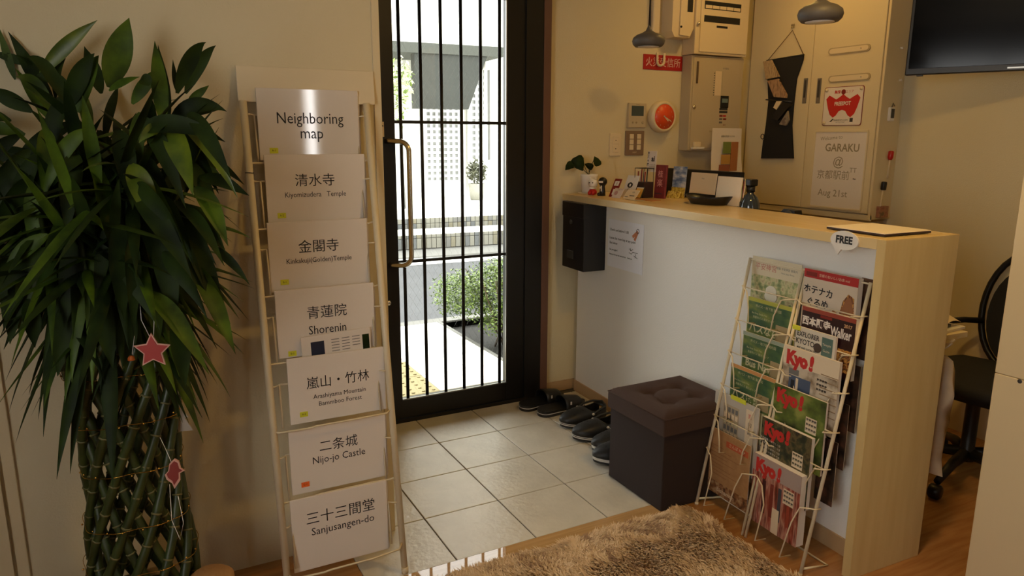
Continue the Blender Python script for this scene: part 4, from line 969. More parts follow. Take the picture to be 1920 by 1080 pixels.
# hanging pocket organiser
def cpt(px, py, d=.0): p = onp(0, UX-.012-d, px, py); return (-(p.y), p.z)   # local x = -y
og = thing('wall_pocket', 'black fabric hanging pocket organiser with magazines, on the left cupboard door', 'wall pocket', (UX-.012, 0, 0), R(-90))
L_ = [(1440, 114), (1440, 145), (1442, 190), (1437, 235), (1434, 255), (1429, 297)]; R_ = [(1508, 103), (1507, 112), (1495, 147), (1490, 190), (1486, 235), (1489, 297)]
b = MB(); vs = []
Lq = [cpt(*p) for p in L_]; Rq = [cpt(*p) for p in R_]
for i in range(6):
    for t in range(5):
        x = Lq[i][0]*(1-t/4)+Rq[i][0]*t/4; z = Lq[i][1]*(1-t/4)+Rq[i][1]*t/4
        vs.append((x, -.006-(.012*math.sin(PI*t/4) if 0 < i < 5 else .002), z))
b.add(vs, [(i*5+t, i*5+t+1, i*5+t+6, i*5+t+5) for i in range(5) for t in range(4)], 0, True)
b.add([(v[0], 0, v[2]) for v in vs], [(i*5+t, i*5+t+5, i*5+t+6, i*5+t+1) for i in range(5) for t in range(4)], 0)
M['blkf'] = mat('black_fabric', (26, 25, 27), .8, bump=.4, bscale=400)
b.build('fabric', M['blkf'], og, fix=False)
hk_ = cpt(1487.5, 57); MB().tube([(Lq[0][0], -.004, Lq[0][1]), (hk_[0], -.006, hk_[1]), (Rq[0][0], -.004, Rq[0][1])], .0018, 5).build('cord', mat('brown_cord', (90, 64, 40), .7), og)
MB().tube([(Lq[0][0]-.003, -.006, Lq[0][1]), (Rq[0][0]+.003, -.006, Rq[0][1])], .0045, 8).build('rod', M['blkf'], og)
for (za, zb) in ((148, 152), (187, 191)):
    p, q = cpt(1441, za), cpt(1470 if za < 160 else 1490, zb); MB().tube([(p[0], -.020, p[1]), (q[0], -.026, q[1])], .004, 6).build('pocket_edge', M['black'], og)
p, q = cpt(1436, 262), cpt(1488, 250); MB().add([(p[0], -.022, p[1]), (q[0], -.022, q[1]), (cpt(1489, 297)[0], -.010, cpt(1489, 297)[1]), (cpt(1429, 297)[0], -.010, cpt(1429, 297)[1])], [(0, 1, 2, 3)]).build('pocket', M['blkf'], og, fix=False)
p = cpt(1432, 256); MB().tube([(p[0]+.012*math.cos(k*PI/6), -.01, p[1]+.014*math.sin(k*PI/6)) for k in range(12)], .0025, 5, closed=True).build('loop', M['black'], og)
hq = onfront('picture_hook', 'small brass wall hook holding the black pocket organiser', 'hook', 1487, 50)
MB().bbox((-.012, -.004, -.008), (.012, 0, .014), .002).build('plate', M['brass'], hq); MB().ball((0, -.008, -.004), .006, 8, 6).build('knob', M['brass'], hq)
for k, (pts, m, lab, nm) in enumerate(((((1438, 116), (1453, 113), (1468, 144), (1443, 149)), printmat('photo_print_warm', [(150, 120, 86), (196, 170, 130), (120, 90, 64)], 40, stretch=(3, 1, .6)), 'tan magazine in the top slot of the black pocket', 'magazine'),
        (((1446, 152), (1466, 148), (1482, 178), (1481, 184), (1458, 182)), printmat('photo_print_tan', [(146, 112, 84), (184, 148, 112), (110, 82, 60)], 34, stretch=(3, 1, .6)), 'tan leaflet in the second slot of the black pocket', 'leaflet'),
        (((1476, 191), (1491, 196), (1466, 226), (1452, 222)), M['black'], 'black phone-sized pouch across the lower pocket slots', 'pouch'),
        (((1463, 190), (1473, 190), (1463, 206), (1457, 202)), M['cream'], 'small cream note poking out of the middle pocket', 'note'),
        (((1484, 208), (1486, 225), (1480, 236), (1468, 233)), printmat('photo_print_grey', [(90, 84, 80), (150, 140, 124), (110, 96, 88)], 40), 'grey leaflet low in the black pocket', 'leaflet'))):
    cs = [cpt(*p) for p in pts]; cx = sum(c[0] for c in cs)/len(cs); cz = sum(c[1] for c in cs)/len(cs)
    o = thing(nm, lab, nm, (UX-.012, -cx, cz), R(-90)); MB().prism([(c[0]-cx, c[1]-cz) for c in cs], -.030-.004*(k == 2), -.020).build('sheet' if nm != 'pouch' else 'case', m, o)
# right side of the cupboard (faces the camera)
SY = .03-U1
def sd(px, py, d=.004): p = onp(1, SY-d, px, py); return p.x, p.z
x, z = sd(1670, 213); o = thing('key_holder', 'small white key box with keys on the cupboard side', 'key box', (x, SY, z))
MB().bbox((-.018, -.014, -.035), (.018, 0, .03), .003).build('box', M['white'], o); MB().bbox((-.011, -.016, -.022), (.013, -.013, .022), .002).build('window', M['dgrey'], o); MB().tube([(-.004, -.01, .03), (0, -.012, .048), (.012, -.012, .036)], .003, 6).build('key', M['steel'], o)
x, z = sd(1666, 300); o = thing('marker_pen', 'red-capped pen clipped on the cupboard side', 'pen', (x, SY, z), rot=(0, R(4), 0))
MB().lathe([(.008, .0), (.013, .012), (.013, .04), (.010, .044)], (0, -.012, .0), 12).build('cap', M['redp'], o); MB().lathe([(.0045, -.09), (.0045, .0)], (0, -.012, 0), 10).build('barrel', M['cream'], o)
x, z = sd(1655, 345); o = thing('marker_pen', 'black-capped pen clipped on the cupboard side, below the red one', 'pen', (x, SY, z), rot=(0, R(5), 0))
MB().bbox((-.012, -.022, -.03), (.012, -.002, .012), .005).build('cap', M['black'], o); MB().lathe([(.002, -.115), (.0045, -.10), (.0045, -.03)], (-.001, -.012, 0), 10).build('barrel', M['cream'], o); MB().ball((-.001, -.012, -.116), .005, 8, 6).build('tip', M['black'], o)
x, z = sd(1652, 397); o = thing('pen_box', 'small reddish box fixed at the cupboard side bottom', 'box', (x, SY, z), )
MB().bbox((-.034, -.02, -.028), (.034, 0, .028), .001, seg=1).build('box', printmat('card_print', [(140, 84, 64), (170, 120, 90), (110, 90, 60)], 40), o)
for k, (px, py) in enumerate(((1690, 90), (1688, 150))):
    x, z = sd(px, py); o = thing('push_pin', ('upper', 'lower')[k]+' tiny pale pin on the cupboard side by the television', 'pin', (x, SY, z)); MB().lathe([(.006, 0), (.004, .006), (.006, .012)], (0, 0, 0), 10, M=Mx).build('pin', M['white'], o)

# ================================================================== TELEVISION
t0 = Vector((1.882, -1.084, 1.633)); t1 = t0 + Vector((.435, -.90, 0)).normalized()*.74
ta = math.atan2((t1-t0).y, (t1-t0).x)
tv = thing('television', 'black wall-mounted television seen from below, tilted off the wall', 'television', t0, ta)
MB().bbox((0, 0, 0), (.74, .035, .44), .004).build('casing', M['black'], tv)
MB().bbox((.012, -.0015, .026), (.728, .002, .430), .001, seg=1).build('screen', mat('tv_screen', (6, 6, 7), .12, spec=.22), tv)
MB().box((.37, -.0008, .010), (.43, .001, .016)).build('logo_plate', M['steel'], tv); MB().bbox((.045, .004, -.006), (.07, .02, .001), .002).build('sensor', M['dgrey'], tv)
b = MB(); b.box((.36, .035, .14), (.44, .06, .30)); b.box((.38, .06, .18), (.42, .16, .24)); b.build('mount', M['dgrey'], tv)

# ================================================================== PENDANT LAMPS
for k, (px, py, x, y, lab) in enumerate(((1216, 78, .93, -.50, 'grey teardrop pendant lamp, the farther one near the red sign'), (1538, 28, .935, -1.42, 'grey teardrop pendant lamp, the nearer one before the cupboard'))):
    p = onv(px, py, x, y); D = (p-CAM).length
    lp = thing('pendant_lamp', lab, 'lamp', (p.x, p.y, p.z), group='pendant lamps over the counter')
    prof = [(.040, -.020), (.058, -.022), (.068, -.012), (.072, .002), (.068, .016), (.052, .028), (.030, .036), (.014, .046), (.007, .060), (.005, .066), (1e-5, .067)]
    MB().lathe(prof, n=36).build('shade', M['lampgrey'], lp)
    MB().lathe([(.046, -.0215), (.046, -.0235), (1e-5, -.0235)], n=30).build('diffuser', M['white'], lp)
    MB().tube([(0, 0, .06), (0, 0, H-p.z-.02)], .0028, 6).build('cord', mat('brown_cord', (40, 26, 20), .6), lp)
    MB().lathe([(.045, H-p.z-.025), (.045, H-p.z-.001)], n=24).build('ceiling_cup', M['lampgrey'], lp)

# ================================================================== OTTOMAN
M['fabricb'] = mat('shaded_brown_fabric', (48, 34, 31), .9, bump=.6, bscale=900)  # lid fabric darkened, shade on the body put into its colour
ot = thing('ottoman', 'dark brown fabric storage ottoman with tufted lid beside the magazine rack', 'ottoman', (.495, -1.262, 0))
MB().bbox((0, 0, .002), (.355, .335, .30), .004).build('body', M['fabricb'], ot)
n = 28; b = MB(); vs = []
LW, LD = .372, .352
tuf = [(.30, .33), (.68, .33), (.30, .67), (.68, .67)]
for j in range(n+1):
    for i in range(n+1):
        u, v = i/n, j/n
        e = min(u, 1-u, v, 1-v)
        z = .366 + .024*min(1, (e/.10))**.5
        for (a, c) in tuf:
            dd_ = math.hypot((u-a), (v-c)); z -= .026*math.exp(-(dd_/.07)**2)+.006*math.exp(-(dd_/.16)**2)
        for (a, c) in tuf:     # pulled creases between buttons
            if abs(v-c) < .04 and .3 < u < .68: z -= .005*(1-abs(v-c)/.04)
            if abs(u-a) < .04 and .33 < v < .67: z -= .005*(1-abs(u-a)/.04)
        vs.append((-.008+u*LW, -.008+v*LD, z))
fs_ = [(j*(n+1)+i, j*(n+1)+i+1, (j+1)*(n+1)+i+1, (j+1)*(n+1)+i) for j in range(n) for i in range(n)]
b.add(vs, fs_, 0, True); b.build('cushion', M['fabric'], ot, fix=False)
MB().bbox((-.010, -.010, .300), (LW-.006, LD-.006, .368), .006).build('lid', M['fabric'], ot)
MB().tube([(-.009, -.009, .368), (LW-.008, -.009, .368), (LW-.008, LD-.008, .368), (-.009, LD-.008, .368)], .003, 6, closed=True).build('piping', M['fabric'], ot)
for (a, c) in tuf: MB().ball((-.008+a*LW, -.008+c*LD, .363), .008, 8, 6, sc=(1, 1, .4)).build('button', M['fabric'], ot)

# ================================================================== FOOTWEAR
def foot(t, L, W):      # half widths left / right along the sole, t from heel 0 to toe 1
    w = W*.5*(.80+.25*math.sin(PI*min(1, t*1.0))-.10*math.exp(-((t-.42)/.18)**2)) * max(0, 1-max(0, (t-.72)/.28)**2.4)**.5 * max(0, 1-max(0, (.13-t)/.13)**2.2)**.5
    return max(w, .003)
def sole(b, L, W, z0, z1, mi=0, n=22, grow=0):
    vs = []
    for k in range(n+1):
        t = (1-math.cos(PI*k/n))/2; w = foot(t, L, W)+grow*(1 if 0 < k < n else 0); y = .008*math.sin(PI*t)
        for s in (1, -1):
            for z in (z0, z1): vs.append(((t-.5)*L, y+s*w, z + .010*max(0, t-.75)/.25))
    fs = []
    for k in range(n):
        a = 4*k; c = a+4
        fs += [(a+1, a+3, c+3, c+1), (a, c, c+2, a+2), (a, a+1, c+1, c), (a+2, c+2, c+3, a+3)]
    fs += [(0, 2, 3, 1), (4*n, 4*n+1, 4*n+3, 4*n+2)]
    b.add(vs, fs, mi)
def slide(label, x, y, rz, g):
    o = thing('slide_sandal', label, 'sandal', (x, y, .001), rz, g)
    L, W = .275, .10
    b = MB(); sole(b, L, W, 0, .014); b.build('outsole', M['rubber'], o)
    b = MB(); sole(b, L, W, .0141, .0175, grow=.0006); b.build('sole_line', M['stripe'], o)
    b = MB(); sole(b, L, W, .0176, .030); b.build('footbed', M['rubber'], o)
    b = MB(); vs = []; n = 14; m_ = 6
    for i in range(m_+1):
        t = .50+.36*i/m_; w = foot(t, L, W)+.003
        for k in range(n+1):
            a = PI*k/n; hgt = .060-.016*(i/m_)
            vs.append(((t-.5)*L, .008*math.sin(PI*t)-w*math.cos(a), .018+hgt*math.sin(a)**.6))
    f = [(i*(n+1)+k, i*(n+1)+k+1, (i+1)*(n+1)+k+1, (i+1)*(n+1)+k) for i in range(m_) for k in range(n)]
    b.add(vs, f, 0, True); st = b.build('strap', M['rubber'], o, fix=False)
    sol = st.modifiers.new('thick', 'SOLIDIFY'); sol.thickness = .004
    MB().box((.02, -.0505, .046), (.028, -.048, .062)).build('badge', M['stripe'], o)
    return o
slide('black slide sandal nearest the door, its heel against the threshold', .655, -.105, R(8), 'black slide sandals by the door')
slide('black slide sandal in front of its mate, beside the first clog', .700, -.225, R(2), 'black slide sandals by the door')
def clog(label, x, y, rz, g, white=False):
    o = thing('clog', label, 'clog', (x, y, .001), rz, g)
    L, W = .27, .108
    b = MB(); sole(b, L, W, 0, .010); b.build('outsole', M['rubber'], o)
    b = MB(); sole(b, L, W, .0101, .014, grow=.001); (sole(b, L, W, .0175, .0205, grow=.001) if not white else None); b.build('sole_stripe', M['stripe'], o)
    b = MB()
    if white: sole(b, L, W, .0141, .0262, grow=.0012); b.build('midsole', M['stripe'], o)
    else: sole(b, L, W, .0141, .0174); sole(b, L, W, .0206, .026); b.build('midsole', M['rubber'], o)
    b = MB(); vs = []; n = 16; m_ = 18
    for i in range(m_+1):
        t = .02+.98*math.sin(PI/2*i/m_); w = foot(t, L, W)-.001
        if t > .48: hgt = .050*max(0, 1-((t-.48)/.56)**2.4)+.006
        else: hgt = .036+.012*math.exp(-((t-.48)/.1)**2)*.5 + .012*math.exp(-(t/.12)**2)
        if i == m_: hgt = .001
        for k in range(n+1):
            a = PI*k/n
            s_ = math.sin(a)**.55 if t > .48 else min(1, math.sin(a)*2.2)
            inner = 1 if t > .48 or math.sin(a) < .45 else 1
            vs.append(((t-.5)*L, .008*math.sin(PI*t)-w*math.cos(a), .024+hgt*s_+.010*max(0, t-.75)/.25))
    f = []
    for i in range(m_):
        t = .02+.98*math.sin(PI/2*(i+.5)/m_)
        for k in range(n):
            a = PI*(k+.5)/n
            if t < .46 and math.sin(a) > .55 and t > .10: continue
            f.append((i*(n+1)+k, i*(n+1)+k+1, (i+1)*(n+1)+k+1, (i+1)*(n+1)+k))
    b.add(vs, f, 0, True); up = b.build('upper', M['rubber'], o, fix=False); sol = up.modifiers.new('thick', 'SOLIDIFY'); sol.thickness = .004
    # vent holes on the toe
    b = MB()
    for (t, yy) in ((.60, -.024), (.60, 0), (.60, .024), (.70, -.030), (.70, -.01), (.70, .012), (.70, .032), (.79, -.018), (.79, .004), (.79, .024)):
        w = foot(t, L, W)-.001; hgt = .050*(1-((t-.48)/.56)**2.4)+.006
        a = math.acos(max(-.95, min(.95, -(yy)/w))); z = .024+hgt*math.sin(a)**.55+.010*max(0, t-.75)/.25
        b.ball(((t-.5)*L, .008*math.sin(PI*t)+yy, z+.0026), .0056, 8, 5, sc=(1, 1, .3))
    b.build('vent_holes', M['ink'], o)
    b = MB(); pts = [(-.012, -.052, .058), (-.05, -.052, .070), (-.10, -.040, .078), (-.128, 0, .080), (-.10, .052, .078), (-.05, .062, .070), (-.012, .062, .058)]
    b.tube(pts, .0055, 6); b.build('heel_strap', M['rubber'], o)
    for yy in (-.055, .064): MB().ball((-.012, yy, .058), .007, 8, 6).build('rivet', M['stripe'], o)
    return o
clog('black clog with holes, behind its mate and nearer the slides', .715, -.395, R(180+8), 'black clogs by the ottoman')
clog('black clog with holes and white side rivet, in front of its mate', .690, -.560, R(180+2), 'black clogs by the ottoman')
clog('black shoe with white sole, toe tip just showing, the farther one', .700, -.700, R(180+4), 'white-soled shoes behind the ottoman', True)
clog('black shoe with white sole nearest the ottoman corner', .640, -.805, R(180), 'white-soled shoes behind the ottoman', True)

# ================================================================== SWIVEL CHAIR
ch = thing('swivel_chair', 'black five-star swivel chair behind the counter end', 'chair', (1.80, -1.60, 0), R(2))
for k in range(5):
    a = R(190+72*k); c_, s_ = math.cos(a), math.sin(a)
    l = MB().tube([(0.02*c_, .02*s_, .105), (.15*c_, .15*s_, .10), (.29*c_, .29*s_, .068)], [.024, .020, .014], 8).build('base_spoke', M['black'], ch)
    MB().lathe([(.022, -.022), (.029, -.016), (.029, .016), (.022, .022)], (.30*c_, .30*s_, .030), 16, M=Matrix.Rotation(a, 3, 'Z') @ Matrix.Rotation(R(90), 3, 'X')).build('caster', M['black'], l)
MB().lathe([(.032, .075), (.034, .12), (.026, .13), (.026, .33), (.05, .36), (.05, .39)], n=18).build('column', M['black'], ch)
b = MB(); vs = []; n = 14
for j in range(n+1):
    for i in range(n+1):
        u, v = 2*i/n-1, 2*j/n-1
        x = .06+.215*u*math.sqrt(1-.28*v*v); y = .225*v*math.sqrt(1-.28*u*u); vs.append((x, y, .435+.02*(1-u*u)*(1-v*v)-.03*max(0, -u)**3))
b.add(vs, [(j*(n+1)+i, j*(n+1)+i+1, (j+1)*(n+1)+i+1, (j+1)*(n+1)+i) for j in range(n) for i in range(n)], 0, True)
s_ = b.build('seat', M['blkf'], ch, fix=False); m_ = s_.modifiers.new('thick', 'SOLIDIFY'); m_.thickness = .06; m_.offset = -1
b = MB(); ol = []
for k in range(32): 
    a = 2*PI*k/32; ol.append((.19*math.copysign(abs(math.cos(a))**.75, math.cos(a)), .22*math.sin(a)))
Mb = Matrix.Translation((.37, -.02, .62)) @ Matrix.Rotation(R(8), 4, 'Y') @ Matrix.Rotation(R(-90), 4, 'Z')
b.prism([(x, z) for x, z in ol], -.018, .018, M=Mb); b.build('backrest', M['blkf'], ch)
MB().tube([Mb @ Vector((x*1.22, .02, z*1.22+.02)) for x, z in ol], .014, 8, closed=True).build('back_frame', M['black'], ch)
MB().tube([(.02, 0, .37), (.26, 0, .35), (.38, 0, .43), (.385, 0, .60)], .018, 8).build('back_bar', M['black'], ch)
for s in (-1, 1):
    MB().tube([(.16, s*.235, .42), (-.02, s*.27, .50), (.12, s*.28, .66), (.0, s*.28, .69), (-.15, s*.27, .68)] if False else [(.02, s*.18, .38), (.06, s*.24, .41), (.08, s*.26, .47), (.10, s*.26, .53), (.14, s*.26, .56), (.22, s*.26, .575), (.31, s*.24, .575), (.38, s*.20, .57)], .014, 8).build('armrest', M['black'], ch)

# ================================================================== NEAR CABINET AT THE RIGHT EDGE
fx = 1.047
fc = thing('tall_cabinet', 'tall pale stacked cabinet cut off by the right picture edge', 'cabinet', (fx, -2.75, 0))
MB().bbox((0, 0, .0), (.45, .70, .6955), .003).build('lower_unit', M['trimw'], fc)
MB().bbox((.001, 0, .6965), (.45, .70, 2.05), .002).build('upper_unit', M['trimw'], fc)
MB().lathe([(.0065, 0), (.006, .001), (1e-5, .0012)], (.0, onp(0, fx, 1912, 715).y+2.75, onp(0, fx, 1912, 715).z), 14, M=Matrix.Rotation(R(-90), 3, 'Y')).build('screw_cap', M['dgrey'], fc)

# ================================================================== RUG
rg = thing('shaggy_rug', 'tan and brown shaggy pile rug on the wood floor in the foreground', 'rug', (-.06, -2.015, 0))
rgx, rgy = .66, .715
MB().bbox((-rgx, -rgy, .0005), (rgx, rgy, .012), .004).build('backing', mat('rug_backing', (150, 116, 78), .9), rg)
random.seed(21); b = MB(); cols_n = 3
NB = 78000
vs = []; fs_ = []; mi_ = []
for k in range(NB):
    x = random.uniform(-rgx, rgx); y = rgy-(random.random()**1.5)*2*rgy
    nz = noise.noise(Vector((x*7, y*7, 0))); nz2 = noise.noise(Vector((x*26, y*26, 3)))
    a = 3.2*nz+3.4*noise.noise(Vector((x*5, y*5, 7)))+random.uniform(-1.1, 1.1)
    l = random.uniform(.016, .028); w = random.uniform(.0016, .003)
    dx, dy = math.cos(a+2.2), math.sin(a+2.2); sx, sy = -dy*w, dx*w
    z0 = .010; lean = random.uniform(.5, 1.1)
    o = len(vs)
    vs += [(x-sx, y-sy, z0), (x+sx, y+sy, z0), (x+dx*l*lean*.5+sx, y+dy*l*lean*.5+sy, z0+l*.55), (x+dx*l*lean*.5-sx, y+dy*l*lean*.5-sy, z0+l*.55), (x+dx*l*lean*1.1, y+dy*l*lean*1.1, z0+l*(.75+.2*nz2))]
    fs_ += [(o, o+1, o+2, o+3), (o+3, o+2, o+4)]
    q = nz*.9+nz2*1.1+random.uniform(-.45, .45)
    m = 0 if q > -.05 else (1 if q > -.55 else 2)
    mi_ += [m, m]
b.v = vs; b.f = fs_; b.mi = mi_; b.sm = [False]*len(fs_)
pl = b.build('pile', [mat('pile_light', (232, 206, 170), .8), mat('pile_tan', (208, 178, 138), .8), mat('pile_brown', (160, 128, 100), .8)], rg, fix=False); pl['kind'] = 'stuff'

# ================================================================== LUCKY BAMBOO TOWER
PC = Vector((-1.200, -1.175, 0))
lb = thing('lucky_bamboo', 'tall woven lucky bamboo tower with dense drooping green leaves', 'plant', PC)
MB().lathe([(.13, 0), (.155, .02), (.165, .13), (.158, .13), (.150, .11), (1e-5, .105)], n=36).build('pot', mat('planter_white', (150, 128, 100), .5), lb)
MB().lathe([(1e-5, .125), (.12, .12), (.150, .112)], n=30).build('soil', mat('soil_dark', (40, 32, 26), .95, bump=.8, bscale=60), lb)
def rad(z): return .112+.010*math.sin(z*9)-.004*z
zt_ = .93
for sgn in (1, -1):
    for k in range(11):
        pts = []; rr = []
        NZ = 44
        off = random.uniform(-.03, .03); nl = random.uniform(.055, .07)
        for i in range(NZ+1):
            z = .11+(zt_-.11)*i/NZ
            a = 2*PI*k/11+off+sgn*(z-.15)*3.6 + (.12 if sgn > 0 else 0)
            rz_ = rad(z)+sgn*.0075
            pts.append((rz_*math.cos(a), rz_*math.sin(a), z)); 
            ph = (z/nl) % 1; rr.append(.0112+(.0016 if ph < .18 else 0))
        c = MB().tube(pts, rr, 7).build('cane', M['cane'], lb)
        b = MB()
        for i in range(0, NZ, 4):
            j = min(NZ-1, i+(k % 3)); p, q = Vector(pts[j]), Vector(pts[j+1]); t = (q-p).normalized()*.0022
            b.tube([p-t, p+t], .0130, 7)
        b.build('nodes', M['node'], c)['kind'] = 'stuff'
# fine gilt wires with twisted ends
for z in (.28, .40, .545, .675, .80):
    pts = [((rad(z)+.020+.003*math.sin(9*a))*math.cos(a), (rad(z)+.020+.003*math.sin(9*a))*math.sin(a), z+.006*math.sin(3*a)) for a in [2*PI*k/60 for k in range(60)]]
    w_ = MB().tube(pts, .0009, 5, closed=True).build('gold_wire', M['gold'], lb)
    b = MB()
    for k in range(9):
        a = R(200+k*17+random.uniform(-6, 6)); r_ = rad(z)+.024
        b.ball((r_*math.cos(a), r_*math.sin(a), z+.004), .0026, 6, 5)
    b.build('twist', M['gold'], w_)['kind'] = 'stuff'
WLIM = PY-.012
def clampw(p):
    if p.y > WLIM: p = Vector((p.x, WLIM-.1*(p.y-WLIM)*0-.001*random.random(), p.z))
    return p
def leaf(p0, p1, w, lift, m, side=None, fold=.38):
    """blade from p0 to p1 (world), arching by lift upwards"""
    p0, p1 = Vector(p0), Vector(p1); mid = (p0+p1)/2+Vector((0, 0, lift))
    n = 12; base = p0.copy(); vs = []; L = (p1-p0).length
    if side is None:
        view = (CAM-(p0+p1)/2).normalized()
        side = (p1-p0).cross(view + Vector((random.uniform(-.5, .5), random.uniform(-.5, .5), random.uniform(-.3, .5))))
        if side.length < 1e-4: side = Vector((1, 0, 0))
    side.normalize()
    for i in range(n+1):
        t = i/n; p = p0*(1-t)**2+mid*2*t*(1-t)+p1*t*t
        tan = ((mid-p0)*(1-t)+(p1-mid)*t).normalized()
        s = (side-tan*side.dot(tan)).normalized(); nrm = s.cross(tan)
        ww = w*.5*((t+.03)**.85)*((1-t)**1.15)/.266*.80 if t < 1 else .0003
        wob = .05*w*math.sin(t*7+w*100)
        for q in (-1, 0, 1):
            v = p+s*ww*q+nrm*(fold*ww*abs(q)+wob)
            vs.append(clampw(v)-PC)
    fs = []
    for i in range(n):
        for q in range(2): a = i*3+q; fs.append((a, a+1, a+4, a+3))
    b = MB(); b.add(vs, fs, 0, True)
    o = b.build('leaf', m, lb, fix=False); return o
DP = 1.80
def lf_(x0, y0, x1, y1, wpx, m, D0=DP, D1=DP, lift=.02):
    return leaf(at(x0, y0, D0), at(x1, y1, D1), wpx*1.7/FPX, lift, m)
G, GD, GY = M['leaf'], M['leafd'], M['leafy']
for a in ((75, 140, 182, 38, 34, GY, 1.8, 1.8, .015), (205, 165, 242, 34, 62, G, 1.78, 1.8, .01), (100, 190, 18, 62, 36, GD, 1.8, 1.82, 0), (118, 240, 28, 128, 34, G, 1.76, 1.78, 0), (30, 150, 6, 58, 20, G, 1.82, 1.84, 0),
          (190, 175, 158, 86, 34, GD, 1.76, 1.78, 0), (306, 232, 290, 76, 36, G, 1.74, 1.78, 0), (318, 220, 296, 84, 26, GD, 1.80, 1.84, 0), (248, 195, 300, 128, 30, G, 1.76, 1.78, .01), (318, 236, 364, 368, 52, GY, 1.66, 1.60, .04),
          (345, 240, 446, 372, 26, GY, 1.68, 1.66, .05), (372, 330, 467, 366, 34, GD, 1.72, 1.70, .01), (330, 212, 414, 205, 36, GD, 1.84, 1.86, .01), (352, 192, 392, 160, 20, G, 1.84, 1.86, 0), (366, 350, 428, 462, 44, G, 1.66, 1.64, .03),
          (396, 462, 468, 534, 22, GD, 1.72, 1.72, .02), (346, 288, 458, 346, 28, GD, 1.78, 1.80, .03), (172, 300, 216, 492, 48, G, 1.64, 1.60, .02), (246, 308, 296, 432, 50, GY, 1.62, 1.60, .02), (368, 520, 442, 664, 42, G, 1.68, 1.66, .03),
          (268, 545, 392, 702, 44, G, 1.62, 1.62, .05), (328, 590, 348, 728, 44, GD, 1.62, 1.62, .01), (128, 560, 108, 706, 44, GD, 1.64, 1.62, 0), (34, 530, 18, 646, 34, GD, 1.66, 1.66, 0), (52, 560, 66, 652, 36, GD, 1.64, 1.64, 0),
          (90, 440, 2, 520, 34, G, 1.62, 1.6, .02), (180, 540, 212, 692, 44, GD, 1.62, 1.6, .01), (240, 560, 236, 700, 40, GD, 1.66, 1.64, 0), (130, 165, 60, 150, 30, GD, 1.76, 1.72, .03), (280, 160, 262, 148, 30, GD, 1.7, 1.7, .01),
          (205, 170, 262, 144, 16, G, 1.7, 1.66, .01), (60, 120, -10, 105, 26, GD, 1.8, 1.84, .01), (60, 210, -30, 170, 38, GD, 1.74, 1.7, .02), (310, 240, 260, 268, 28, GY, 1.64, 1.6, .02), (330, 170, 324, 112, 12, GD, 1.86, 1.88, 0), (340, 160, 372, 126, 10, GD, 1.86, 1.88, 0),
          (350, 440, 420, 600, 46, GD, 1.7, 1.68, .03), (300, 430, 330, 610, 50, GD, 1.66, 1.64, .02), (150, 430, 120, 620, 48, GD, 1.64, 1.62, .02), (220, 420, 232, 600, 50, GD, 1.62, 1.60, .02), (60, 330, -20, 470, 46, GD, 1.66, 1.62, .03), (270, 500, 300, 640, 46, GD, 1.66, 1.64, .0)):
    lf_(*a)
random.seed(33)
# crown of many small rosettes
for k in range(44):
    a0 = 2*PI*k/44*2.4; rr_ = .05+.10*random.random(); z0 = .95+.40*(k/44)*random.uniform(.7, 1.05)
    c0 = PC+Vector((rr_*math.cos(a0), rr_*math.sin(a0)-.01, z0))
    MB().tube([PC*0+Vector((c0.x-PC.x)*.8 for _ in range(1)) if False else Vector(((c0.x-PC.x)*.9, (c0.y-PC.y)*.9, .88)), c0-PC], .006, 5).build('shoot', M['cane'], lb)
    nl = 8
    for i in range(nl):
        a = a0+i*2.4+random.uniform(-.3, .3)
        el = (1.1, .8, .45, .2, 0, -.25, -.5, -.7)[i] + random.uniform(-.2, .2)
        out = Vector((math.cos(a), math.sin(a), 0)); L = random.uniform(.20, .33)
        if out.y > .3: L *= .75
        hor = math.cos(el); tip = c0+out*(L*hor)+Vector((0, 0, L*math.sin(el)-(.10 if el < .6 else .0)*random.uniform(.5, 1.3)))
        base = c0+Vector((0, 0, .03*(1-i/nl)))
        if tip.z > 1.50: tip.z = 1.50-random.random()*.05
        if tip.x > PC.x+.30: tip.x = PC.x+.30
        leaf(base, tip, random.uniform(.026, .040), .03+.03*random.random(), random.choice((GD, GD, G)), side=Vector((-math.sin(a), math.cos(a), random.uniform(-.3, .3))))
# long blades facing the room, hanging and reaching outward
for k in range(120):
    bx, by = random.uniform(20, 360), random.uniform(175, 500)
    D0 = random.uniform(1.60, 1.86)
    ang = random.gauss(0, .45) + (bx-200)/260
    if by < 230 and random.random() < .6: L = random.uniform(90, 150); tx, ty = bx+L*math.sin(ang*1.3), by-L*math.cos(ang*1.3)*.8
    else: L = random.uniform(130, 215); tx, ty = bx+L*math.sin(ang), by+L*math.cos(ang)
    if ty < 60: ty = 60+random.random()*20
    if ty > 690: ty = 690-random.random()*60
    if tx > 440: tx = 440-random.random()*40
    lf_(bx, by, tx, ty, random.uniform(30, 46), random.choice((GD, GD, GD, G)), D0, D0-random.uniform(-.03, .06), .03+.03*random.random())
# drooping skirt
for k in range(60):
    a = 2*PI*k/60+random.uniform(-.1, .1); z0 = random.uniform(.92, 1.15); r0 = .11
    out = Vector((math.cos(a), math.sin(a), 0))
    base = PC+out*r0+Vector((0, 0, z0)); tip = PC+out*random.uniform(.17, .26)+Vector((0, 0, z0-random.uniform(.20, .36)))
    leaf(base, tip, random.uniform(.034, .05), .05, random.choice((GD, GD, G)), side=Vector((-math.sin(a), math.cos(a), 0)))
